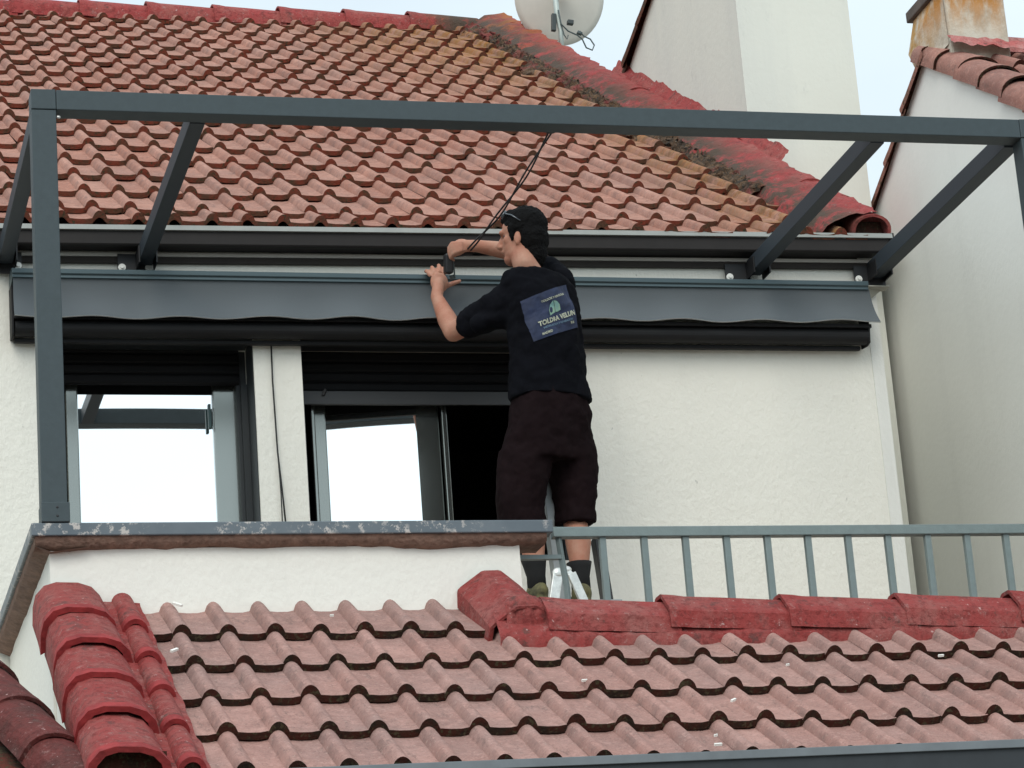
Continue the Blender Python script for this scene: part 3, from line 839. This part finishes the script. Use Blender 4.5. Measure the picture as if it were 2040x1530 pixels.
for xr, xb in ((1.105, 1.10), (1.70, 1.66), (4.482, 4.42), (5.073, 5.045)):
    mb = MB(); mb.box(xr - .030, xr + .030, 10.392, 11.965, 6.040, 6.112)
    if xr > 5: mb = MB(); mb.box(xr - .034, xr + .034, 10.392, 11.965, 6.036, 6.112)
    ra = mb.build('rafter', ANTH_D if 0 else mat('shaded_rafter', (.035, .044, .053), .55, spec=.3), perg, bevel=.002)  # darker copy of the pergola colour, shade of the undersides put into it
    mb = MB(); mb.box(xb - .075, xb + .075, 11.966, 11.975, 5.998, 6.094); mb.box(xr - .038, xr - .032, 11.86, 11.966, 6.020, 6.095); mb.box(xr + .037, xr + .043, 11.86, 11.966, 6.020, 6.095)
    br = mb.build('bracket', BLACK, ra)
    for dx in (-.058, .058):
        if xr > 5 and dx > 0: continue
        mb = MB()
        mb.tube([(xb + dx, 11.966, 6.030), (xb + dx, 11.957, 6.030)], .0165, 14)
        mb.tube([(xb + dx, 11.957, 6.030), (xb + dx, 11.949, 6.030)], .008, 6)
        mb.build('bolt', ZINC, br)

# ================================================================== AWNING
awn = thing('awning', 'rolled up charcoal awning with wavy valance fixed above the windows', 'awning', (3.0, 11.75, 5.75))
AX0, AX1 = 1.122, 4.985
mb = MB()
mb.extr([(11.848, 5.978), (11.848, 5.958), (11.856, 5.952), (11.852, 5.940), (11.90, 5.93), (11.995, 5.93), (11.995, 6.00), (11.88, 5.99)], AX0, AX1)
mb.build('cover_profile', AWN_T, awn, bevel=.002)
mb = MB()
def val(u, v, off=0.):
    x = AX0 + .005 + (AX1 - AX0) * u
    if u > .97: x += .035 * v * (u - .97) / .03
    w = math.sin(2 * math.pi * (x - 1.36) / .375)
    amp = .62 + .38 * nz(x * 1.3)
    fl = v ** 1.6
    z = 5.943 - .168 * v + (.0065 * w * amp + .010 * nz(x * .9, 3)) * fl + .010 * (x - 3) / 2 * fl
    y = 11.862 + .018 * math.sin(v * 3) - (.018 * v + .012 * w * amp * fl) + off
    return Vector((x, y, z))
sheet(mb, lambda u, v: val(u, v), 160, 10)
sheet(mb, lambda u, v: val(u, v, .003), 160, 10)
mb.build('valance', FAB, awn, smooth=True, flip=False)
mb = MB()
sheet(mb, lambda u, v: val(u, 1) + Vector((0, -.0015 + .005 * v, -.004 * (1 - abs(2 * v - 1)))), 160, 2)
mb.build('hem', mat('pale_hem', (.42, .44, .44), .8), awn, smooth=True, flip=False)
mb = MB(); rc = Vector((0, 11.925, 5.735))
mb.extr([(rc.y + .040 * math.cos(a), rc.z + .036 * math.sin(a)) for a in [2 * math.pi * k / 20 for k in range(20)]], AX0 + .012, AX1 - .006)
mb.build('fabric_roll', AWN_D, awn)
mb = MB(); mb.extr([(11.878, 5.765), (11.878, 5.782), (11.90, 5.79), (11.95, 5.785), (11.95, 5.77)], AX0 + .004, AX1 + .004)
mb.build('front_bar', AWN_D, awn, bevel=.002)
mb = MB(); mb.extr([(11.945, 5.682), (11.945, 5.697), (11.965, 5.705), (11.995, 5.71), (11.995, 5.69), (11.96, 5.680)], AX0 + .012, AX1 - .035)
mb.build('lower_rail', AWN_D, awn, bevel=.002)
for xx in (AX0 - .002, AX1 - .012):
    mb = MB(); mb.extr([(11.895, 5.70), (11.885, 5.76), (11.892, 5.83), (11.90, 5.92), (11.996, 5.93), (11.996, 5.70), (11.93, 5.692)], xx, xx + .010); mb.build('end_plate', AWN_D, awn, bevel=.003)
mb = MB()
a_ = Vector((4.9805, 11.9500, 5.9841)); b_ = Vector((5.1218, 11.9850, 6.0037))
mb.add([a_, b_, b_ + Vector((-.012, 0, -.012)), b_ + Vector((-.075, 0, -.060)), a_ + Vector((.02, 0, -.045)), a_ + Vector((0, 0, -.008))], [(0, 1, 2, 3, 4, 5)])
mb.box(a_.x, b_.x, 11.93, 11.994, a_.z, a_.z + .005)
mb.build('flashing_strip', mat('strip_grey', (.34, .33, .28), .8), awn, flip=False)

# ================================================================== PERSON
man = thing('person', 'man in black printed t-shirt and dark shorts fixing the awning, seen from behind', 'person', (3.2462, 11.3300, 4.3796))
fa = Vector((-.43, .90, 0)).normalized()        # the way the chest faces
sa = Vector((.90, .43, 0)).normalized()         # towards his right
def remesh(o, vox, sm=4, dispn=None, fac=.6):
    r = o.modifiers.new('r', 'REMESH'); r.mode = 'VOXEL'; r.voxel_size = vox; r.use_smooth_shade = True
    s_ = o.modifiers.new('s', 'SMOOTH'); s_.factor = fac; s_.iterations = sm
    for i, (sc, st) in enumerate(dispn or []):
        t = bpy.data.textures.new('wrinkle%d' % i, 'CLOUDS'); t.noise_scale = sc; t.noise_depth = 2
        d = o.modifiers.new('d', 'DISPLACE'); d.texture = t; d.strength = st; d.mid_level = .5; d.texture_coords = 'LOCAL'
    return o
neck = Vector((3.2170, 11.3100, 5.8283)); head = Vector((3.2269, 11.3500, 5.9683))
sL, eL, wL = Vector((3.1290, 11.3200, 5.6732)), Vector((2.9480, 11.5600, 5.6111)), Vector((2.9236, 11.7100, 5.8231))
sR, eR, wR = Vector((3.4022, 11.4200, 5.7944)), Vector((3.3420, 11.6100, 5.9876)), Vector((3.0931, 11.6100, 6.0248))
mb = MB()
# core of the body under the clothes
mb.loft([((3.2479, 11.3300, 5.7639), sa * .14, fa * .07), ((3.2768, 11.3300, 5.6294), sa * .15, fa * .09), ((3.2854, 11.3300, 5.4065), sa * .14, fa * .09), ((3.2757, 11.3300, 5.2298), sa * .15, fa * .10), ((3.2591, 11.3300, 5.0764), sa * .16, fa * .10)])
mb.cap((3.2526, 11.3300, 5.7685), .060, neck, .052); mb.cap(neck, .052, (3.2128, 11.3400, 5.9028), .050)
# head
Fd = Vector((-.84, .53, .02)).normalized(); Ld = Vector((-.53, -.84, 0)).normalized(); Ud = Fd.cross(-Ld).normalized()
if Ud.z < 0: Ud = -Ud
def H(f, l, u): return head + Fd * f + Ld * l + Ud * u
mb.ell(H(-.005, 0, .035), (Fd * .093, Ld * .073, Ud * .085))
mb.ell(H(.025, 0, -.035), (Fd * .064, Ld * .060, Ud * .082))
mb.ell(H(.056, 0, -.092), (Fd * .030, Ld * .036, Ud * .028))                    # chin
mb.ell(H(.020, 0, -.070), (Fd * .062, Ld * .058, Ud * .050))
mb.cap(H(.00, .050, -.062), .022, H(.058, .018, -.094), .018); mb.cap(H(.00, -.050, -.062), .022, H(.058, -.018, -.094), .018)
mb.cap(H(.088, 0, .010), .010, H(.106, 0, -.026), .0135); mb.ell(H(.098, 0, -.033), (Fd * .014, Ld * .018, Ud * .010))   # nose
mb.cap(H(.085, .032, .024), .010, H(.088, -.032, .024), .010)                    # brow
mb.cap(H(.086, .018, -.058), .0075, H(.086, -.018, -.058), .0075)                # lips
for sg in (1, -1):
    mb.ell(H(.052, .042 * sg, -.018), (Fd * .022, Ld * .018, Ud * .022))         # cheekbone
    mb.ell(H(.000, .074 * sg, -.026), (Fd * .017, Ld * .009, Ud * .029))        # ear
    mb.ell(H(.003, .077 * sg, -.046), (Fd * .009, Ld * .007, Ud * .011))
# arms
mb.cap(sL, .050, eL + (sL - eL) * .05, .043); mb.cap(eL, .041, eL + (wL - eL) * .35, .043); mb.cap(eL + (wL - eL) * .35, .043, wL, .0265)
mb.cap(sR, .050, eR, .042); mb.cap(eR, .040, eR + (wR - eR) * .35, .042); mb.cap(eR + (wR - eR) * .35, .042, wR, .027)
# left hand gripping the top of the awning: palm on the front, fingers over the edge
pl_ = Vector((2.9507, 11.7650, 5.9080))
mb.cap(wL, .027, pl_, .026)
mb.ell((2.9544, 11.7700, 5.9122), ((.041, 0, .004), (0, .017, .006), (-.004, -.006, .046)))
mb.cap((2.9200, 11.7850, 5.9520), .0105, (2.9166, 11.8300, 5.9870), .0095); mb.cap((2.9166, 11.8300, 5.9870), .0095, (2.9230, 11.8750, 6.0013), .0082)
mb.cap((2.9388, 11.7850, 5.9639), .0105, (2.9425, 11.8300, 6.0038), .0095); mb.cap((2.9425, 11.8300, 6.0038), .0095, (2.9515, 11.8750, 6.0205), .0082)
mb.cap((2.9616, 11.7850, 5.9689), .0105, (2.9726, 11.8300, 6.0137), .0095); mb.cap((2.9726, 11.8300, 6.0137), .0095, (2.9835, 11.8750, 6.0258), .0082)
mb.cap((2.9812, 11.7850, 5.9599), .0105, (2.9942, 11.8300, 6.0000), .0095); mb.cap((2.9942, 11.8300, 6.0000), .0095, (3.0074, 11.8750, 6.0097), .0082)
mb.cap((2.9732, 11.7700, 5.8915), .0125, (3.0202, 11.8000, 5.9194), .011); mb.cap((3.0202, 11.8000, 5.9194), .011, (3.0601, 11.8200, 5.9389), .0088)     # thumb along the profile
# right hand closed round the tool
mb.cap(wR, .027, (3.0464, 11.6200, 6.0277), .027)
mb.ell((3.0298, 11.6250, 6.0293), ((.040, 0, .006), (0, .020, 0), (-.006, 0, .032)))
for i, (u, v) in enumerate(((906,481),(902,489),(903,497),(907,504))):
    L = (.0, .002, .0, -.004)[i]
    a = Vector((3.0198, 11.6000, 6.0335)) + Vector((0, 0, -.011 * i)); b = Vector((0, 0, 0))
    q = [Vector(v_) for v_ in ()]
    t0 = a; t1 = a + Vector((-.034 - L, .018, .004 - .004 * i)); t2 = t1 + Vector((-.008, .028, -.010)); t3 = t2 + Vector((.016, .016, -.006))
    mb.cap(t0, .0105, t1, .0098); mb.cap(t1, .0098, t2, .009); mb.cap(t2, .009, t3, .0082)
mb.cap((3.0382, 11.6100, 6.0076), .012, (3.0127, 11.6200, 5.9924), .0105); mb.cap((3.0127, 11.6200, 5.9924), .0105, (2.9914, 11.6350, 5.9883), .009)
# legs
kL, aL = Vector((3.1534, 11.3500, 4.7043)), Vector((3.1592, 11.3100, 4.4747))
kR, aR = Vector((3.3616, 11.3700, 4.7149)), Vector((3.3462, 11.3100, 4.4684))
hL, hR = Vector((3.1615, 11.2900, 5.0640)), Vector((3.3689, 11.3700, 5.0932))
for h_, k_, a_ in ((hL, kL, aL), (hR, kR, aR)):
    mb.cap(h_, .085, k_, .052)
    m1 = k_ + (a_ - k_) * .38 + Vector((0, -.018, 0))
    mb.cap(k_, .050, m1, .054); mb.cap(m1, .054, a_, .032); mb.cap(a_, .033, a_ + Vector((0, 0, -.05)), .033)
body = mb.build('body', SKIN, man)
remesh(body, .0052, 3, fac=.5)

# hair
mb = MB()
mb.ell(H(-.018, 0, .045), (Fd * .097, Ld * .083, Ud * .092))
mb.ell(H(-.043, 0, -.012), (Fd * .070, Ld * .080, Ud * .090))
mb.ell(H(-.056, 0, -.066), (Fd * .046, Ld * .062, Ud * .078))
mb.ell(H(-.032, 0, -.068), (Fd * .040, Ld * .064, Ud * .052))
mb.ell(H(.030, 0, .085), (Fd * .060, Ld * .062, Ud * .042))
for sg in (1, -1): mb.cap(H(.026, .068 * sg, .030), .017, H(.026, .066 * sg, -.026), .008)
hair = mb.build('hair', HAIR, man)
remesh(hair, .005, 2, [(.022, .010), (.007, .007)])
for sg in (1, -1): MB().ell(H(.066, .030 * sg, .006), (.0095, .0095, .0095), 12, 8).build('eye', EYEW, man, smooth=True)
# sunglasses pushed up on the head
mb = MB()
for sg in (1, -1): mb.ell(H(.064, .032 * sg, .098), (Fd * .010 + Ud * .012, Ld * .027, Ud * .018 - Fd * .012), 14, 8)
mb.tube([H(.066, -.05, .104), H(.075, 0, .104), H(.066, .05, .104), H(.02, .080, .078), H(-.02, .082, .045)], .0035, 6)
mb.build('sunglasses', LENS, man, smooth=True)

# t-shirt
mb = MB()
mb.loft([((3.2249, 11.3150, 5.8010), sa * .080, fa * .070), ((3.2554, 11.3200, 5.7807), sa * .150, fa * .090), ((3.2687, 11.3200, 5.7268), sa * .178, fa * .108), ((3.2783, 11.3200, 5.6259), sa * .182, fa * .125),
         ((3.2834, 11.3200, 5.4698), sa * .175, fa * .120), ((3.2816, 11.3200, 5.3368), sa * .178, fa * .120), ((3.2854, 11.3200, 5.2486), sa * .190, fa * .128), ((3.2858, 11.3200, 5.2266), sa * .192, fa * .130)])
mb.cap(sL + Vector((.02, 0, -.005)), .086, sL + (eL - sL) * .70, .066)
mb.cap((3.1426, 11.3100, 5.5984), .05, (3.0176, 11.3800, 5.5878), .042)
mb.cap(sR, .066, sR + (eR - sR) * .60, .056)
shirt = mb.build('t_shirt', SHIRT, man)
remesh(shirt, .0075, 5, [(.10, .026), (.035, .010)])
# shorts
mb = MB()
mb.loft([((3.2863, 11.3200, 5.2596), sa * .165, fa * .115), ((3.2762, 11.3200, 5.1608), sa * .188, fa * .125), ((3.2581, 11.3250, 5.0531), sa * .200, fa * .130), ((3.2453, 11.3300, 4.9568), sa * .195, fa * .125)])
mb.loft([((3.1789, 11.3000, 5.0888), sa * .085, fa * .105), ((3.1528, 11.2950, 4.9897), sa * .108, fa * .112), ((3.1300, 11.3000, 4.8726), sa * .100, fa * .108), ((3.1139, 11.3100, 4.7683), sa * .096, fa * .103), ((3.1226, 11.3200, 4.6813), sa * .093, fa * .098), ((3.1320, 11.3200, 4.6386), sa * .095, fa * .095)])
mb.loft([((3.3608, 11.3600, 5.1076), sa * .085, fa * .105), ((3.3666, 11.3700, 5.0121), sa * .106, fa * .112), ((3.3741, 11.3700, 4.8923), sa * .086, fa * .105), ((3.3660, 11.3700, 4.7947), sa * .077, fa * .095), ((3.3587, 11.3700, 4.7063), sa * .080, fa * .090)])
shorts = mb.build('shorts', SHORT, man)
remesh(shorts, .0075, 7, [(.09, .024), (.03, .009)])
# socks and shoes
for (k_, a_), nm in (((kL, aL), 0), ((kR, aR), 1)):
    mb = MB(); t_ = a_ + (k_ - a_) * (.32 if nm == 0 else .26)
    mb.loft([(t_, (.052, 0, 0), (0, .052, 0)), (t_ + (a_ - t_) * .35, (.047, 0, 0), (0, .047, 0)), (a_, (.038, 0, 0), (0, .040, 0)), (a_ + Vector((0, 0, -.07)), (.038, 0, 0), (0, .045, 0))], 18)
    mb.build('sock', SOCK, man, smooth=True)
    foot = a_ + Vector((0, 0, -.075))
    fd = Vector((-.25, .95, 0)).normalized() if nm == 0 else Vector((.1, 1, 0)).normalized(); sd_ = Vector((fd.y, -fd.x, 0))
    mb = MB()
    mb.ell(foot + fd * .0 + Vector((0, 0, .005)), (sd_ * .042, fd * .060, (0, 0, .050)))
    mb.ell(foot + fd * .10 + Vector((0, 0, -.012)), (sd_ * .048, fd * .085, (0, 0, .036)))
    mb.ell(foot + fd * .04 + Vector((0, 0, -.035)), (sd_ * .044, fd * .13, (0, 0, .014)))
    sh_ = mb.build('shoe', SHOE, man); remesh(sh_, .007, 3)

# print on the back of the shirt, draped over it by a shrinkwrap
def drape(o, off):
    s_ = o.modifiers.new('wrap', 'SHRINKWRAP'); s_.target = shirt; s_.wrap_method = 'PROJECT'; s_.use_project_z = True
    s_.use_negative_direction = True; s_.use_positive_direction = True; s_.offset = off; s_.wrap_mode = 'ABOVE_SURFACE'; s_.project_limit = .35
c4 = [Vector((3.1767, 11.1300, 5.6239)), Vector((3.3912, 11.2200, 5.7262)), Vector((3.4173, 11.2300, 5.5337)), Vector((3.2142, 11.1300, 5.4440))]   # tl tr br bl
pc = sum(c4, Vector()) / 4
ex = ((c4[1] - c4[0]) + (c4[2] - c4[3])).normalized(); ey = ((c4[0] - c4[3]) + (c4[1] - c4[2])).normalized()
ez = ex.cross(ey).normalized(); ey = ez.cross(ex)
Wd = ((c4[1] - c4[0]).length + (c4[2] - c4[3]).length) / 2; Ht = ((c4[0] - c4[3]).length + (c4[1] - c4[2]).length) / 2
pm = Matrix.Translation(pc - man.location) @ Matrix((ex, ey, ez)).transposed().to_4x4()
pmi = pm.inverted()
def bil(x, y):
    u, v = x / Wd + .5, .5 - y / Ht
    w = c4[0].lerp(c4[1], u).lerp(c4[3].lerp(c4[2], u), v) - man.location
    q = pmi @ w
    return (q.x, q.y, 0)
def local_mesh(name, vs, fs, m, off):
    vs = [bil(a[0], a[1]) for a in vs]
    me = bpy.data.meshes.new(name); me.from_pydata(vs, [], fs); me.materials.append(m)
    o = bpy.data.objects.new(name, me); COL.objects.link(o); o.parent = shirt; o.matrix_local = pm
    drape(o, off); return o
def grid(w, h, nx, ny, cx=0, cy=0):
    vs = [(cx + (i / nx - .5) * w, cy + (j / ny - .5) * h, 0) for j in range(ny + 1) for i in range(nx + 1)]
    return vs, [(j * (nx + 1) + i, j * (nx + 1) + i + 1, (j + 1) * (nx + 1) + i + 1, (j + 1) * (nx + 1) + i) for j in range(ny) for i in range(nx)]
vs, fs = grid(Wd, Ht, 30, 30); local_mesh('back_print', vs, fs, PRINT, .0025)
def text(body_, size, x, y, m, name, bold=.0):
    cu = bpy.data.curves.new(name, 'FONT'); cu.body = body_; cu.size = size; cu.align_x = 'CENTER'; cu.align_y = 'CENTER'; cu.offset = bold; cu.resolution_u = 2
    tmp = bpy.data.objects.new(name, cu); COL.objects.link(tmp)
    dg = bpy.context.evaluated_depsgraph_get(); dg.update()
    me = bpy.data.meshes.new_from_object(tmp.evaluated_get(dg), depsgraph=dg)
    bpy.data.objects.remove(tmp)
    bm = bmesh.new(); bm.from_mesh(me); bmesh.ops.triangulate(bm, faces=bm.faces)
    
    for v_ in bm.verts: v_.co = bil(v_.co.x + x, v_.co.y + y)
    bm.to_mesh(me); bm.free()
    me.materials.clear(); me.materials.append(m)
    o = bpy.data.objects.new(name, me); COL.objects.link(o); o.parent = shirt; o.matrix_local = pm
    drape(o, .0052); return o
text('TOLDOS Y PERGOLAS', .0125, .012, Ht * .30, LETT, 'lettering', .0004)
text('TOLDRA VELUN', .0275, .012, -Ht * .17, LETT, 'lettering', .0012)
text('INSTALACION Y REPARACION', .0120, .012, -Ht * .29, LETTB, 'lettering', .0004)
text('MADRID', .0135, -Wd * .24, -Ht * .41, LETT, 'lettering', .0005)
text('916', .0150, Wd * .36, -Ht * .36, LETT, 'lettering', .0006)
hs = Ht * .33
left = [(-.50, -.42), (-.52, -.05), (-.30, .30), (-.06, .52), (.02, .10), (-.02, -.30)]
right = [(.03, -.30), (.06, .12), (0.0, .50), (.30, .38), (.50, .12), (.54, -.25), (.30, -.34)]
vs = [(a * hs + .006, b * hs + Ht * .075, 0) for a, b in left + right]
local_mesh('logo', vs, [tuple(range(6))[::-1], tuple(range(6, 13))[::-1]], LOGO, .0048)

# ---------------- tool in his hands, and the cord down from the beam
tool = thing('cordless_drill', 'black power drill held against the awning bracket by the man', 'drill', (2.9816, 11.6800, 5.9562))
mb = MB(); mb.bar((2.9784, 11.6700, 6.0081), (2.9772, 11.6900, 5.9228), .036, .05, (0, 1, 0)); mb.build('body', BLACK, tool, bevel=.008)
mb = MB(); mb.tube([(3.0069, 11.6500, 6.0011), (3.0454, 11.6500, 6.0088), (3.0802, 11.6550, 6.0090)], [.015, .015, .012], 12); mb.build('grip', BLACK, tool)
mb = MB(); mb.tube([(2.9925, 11.6900, 5.9184), (2.9992, 11.6950, 5.9018)], .012, 12); mb.tube([(2.9960, 11.6600, 5.9722), (3.0027, 11.6800, 5.9057)], .0035, 8); mb.build('chuck', CLG, tool)
mb = MB()
A_ = Vector((3.1064, 10.4000, 6.0529)); B_ = Vector((3.0504, 11.5800, 5.9966))
for off in (-.007, .007):
    pts = []
    for i in range(17):
        t = i / 16
        pts.append(A_.lerp(B_, t) + Vector((off * math.cos(t * 9), 0, -.035 * math.sin(math.pi * t) + off * math.sin(t * 9))))
    mb.tube(pts, .0042, 6)
mb.ell(A_ + Vector((0, 0, .008)), (.03, .02, .016), 10, 6)
tag(mb.build('cord', CABM, smooth=True), 'thin black cord hanging from the pergola beam to the man\'s hand', 'cord')

# ---------------- ladder he stands on
lad = thing('ladder', 'grey aluminium ladder behind the railing under the man\'s feet', 'ladder', (3.2732, 11.3500, 4.3842))
for a, b, m_i in (((3.268, 11.47, 5.0), (3.290, 11.25, 3.46), ALU), ((3.485, 11.49, 4.68), (3.495, 11.22, 3.46), BLACK)):  # right rail is coloured black to stand for the shade on it
    mb = MB(); mb.bar(a, b, .040, .062, (0, 1, 0)); mb.build('side_rail', m_i, lad, bevel=.004)
mb = MB(); mb.box(3.07, 3.50, 11.25, 11.51, 4.335, 4.36); mb.build('step', ALU, lad, bevel=.004)
for z in (4.05, 3.75): mb = MB(); mb.box(3.28, 3.49, 11.31 - (4.05 - z) * .2, 11.34 - (4.05 - z) * .2, z, z + .025); mb.build('rung', ALU, lad)
WHM = mat('hinge_alu', (.66, .67, .64), .35, metal=.5, var=.2, vscale=40)
mb = MB(); mb.bar((3.2084, 11.1500, 4.4538), (3.1791, 11.1500, 4.3253), .042, .02, (0, 1, 0)); mb.ell((3.2077, 11.1500, 4.4455), (.026, .014, .024), 14, 8); mb.build('hinge', WHM, lad, bevel=.003)
mb = MB(); mb.bar((3.2623, 11.1500, 4.4449), (3.3105, 11.1500, 4.3152), .036, .02, (0, 1, 0)); mb.ell((3.2425, 11.1500, 4.4597), (.024, .012, .016), 12, 8); mb.bar((3.2304, 11.1500, 4.4661), (3.2736, 11.1500, 4.4281), .022, .018, (0, 1, 0)); mb.build('hinge', WHM, lad, bevel=.003)

# ---------------- chips of plaster lying on the porch tiles
WH = mat('white_chip', (.85, .84, .78), .8)
def on_roof(x, s, r, an, idx, lab):
    q = Vector((x, 0, 0)) + O2 - D2 * s + N2 * .052
    mb = MB(); dv = (Vector((math.cos(an), 0, 0)) + D2 * math.sin(an)).normalized()
    mb.bar(q - dv * r, q + dv * r, r * .55, .008, N2)
    tag(mb.build('plaster_chip', WH), lab, 'chip', 'white plaster chips on the porch tiles')
on_roof(1.531, 0.059, 0.022, -0.9, 0, 'long white chip lying on the top row of porch tiles')
on_roof(1.447, 0.585, 0.018, 0.8, 1, 'white chip on the second row of porch tiles at the left')
on_roof(3.242, 1.226, 0.013, 0.7, 2, 'white chip on a tile roll in the right half of the porch roof')
on_roof(2.064, 0.217, 0.007, 0.1, 3, 'tiny white chip between two rolls of the top tile row')
on_roof(2.789, 0.991, 0.011, 0.1, 4, 'white chip just above a dark roll end in the middle of the porch roof')
on_roof(3.049, 1.650, 0.013, 0.1, 5, 'pale chip near the gutter at the lower right')
on_roof(4.167, 0.798, 0.011, 0.2, 6, 'pale chip against a tile edge at the far right of the porch roof')
on_roof(3.562, 0.867, 0.007, 0.4, 7, 'tiny chip on a roll below the ridge at the right')
on_roof(3.069, 1.565, 0.007, 0.4, 8, 'speck of white plaster just above the pale chip by the gutter')
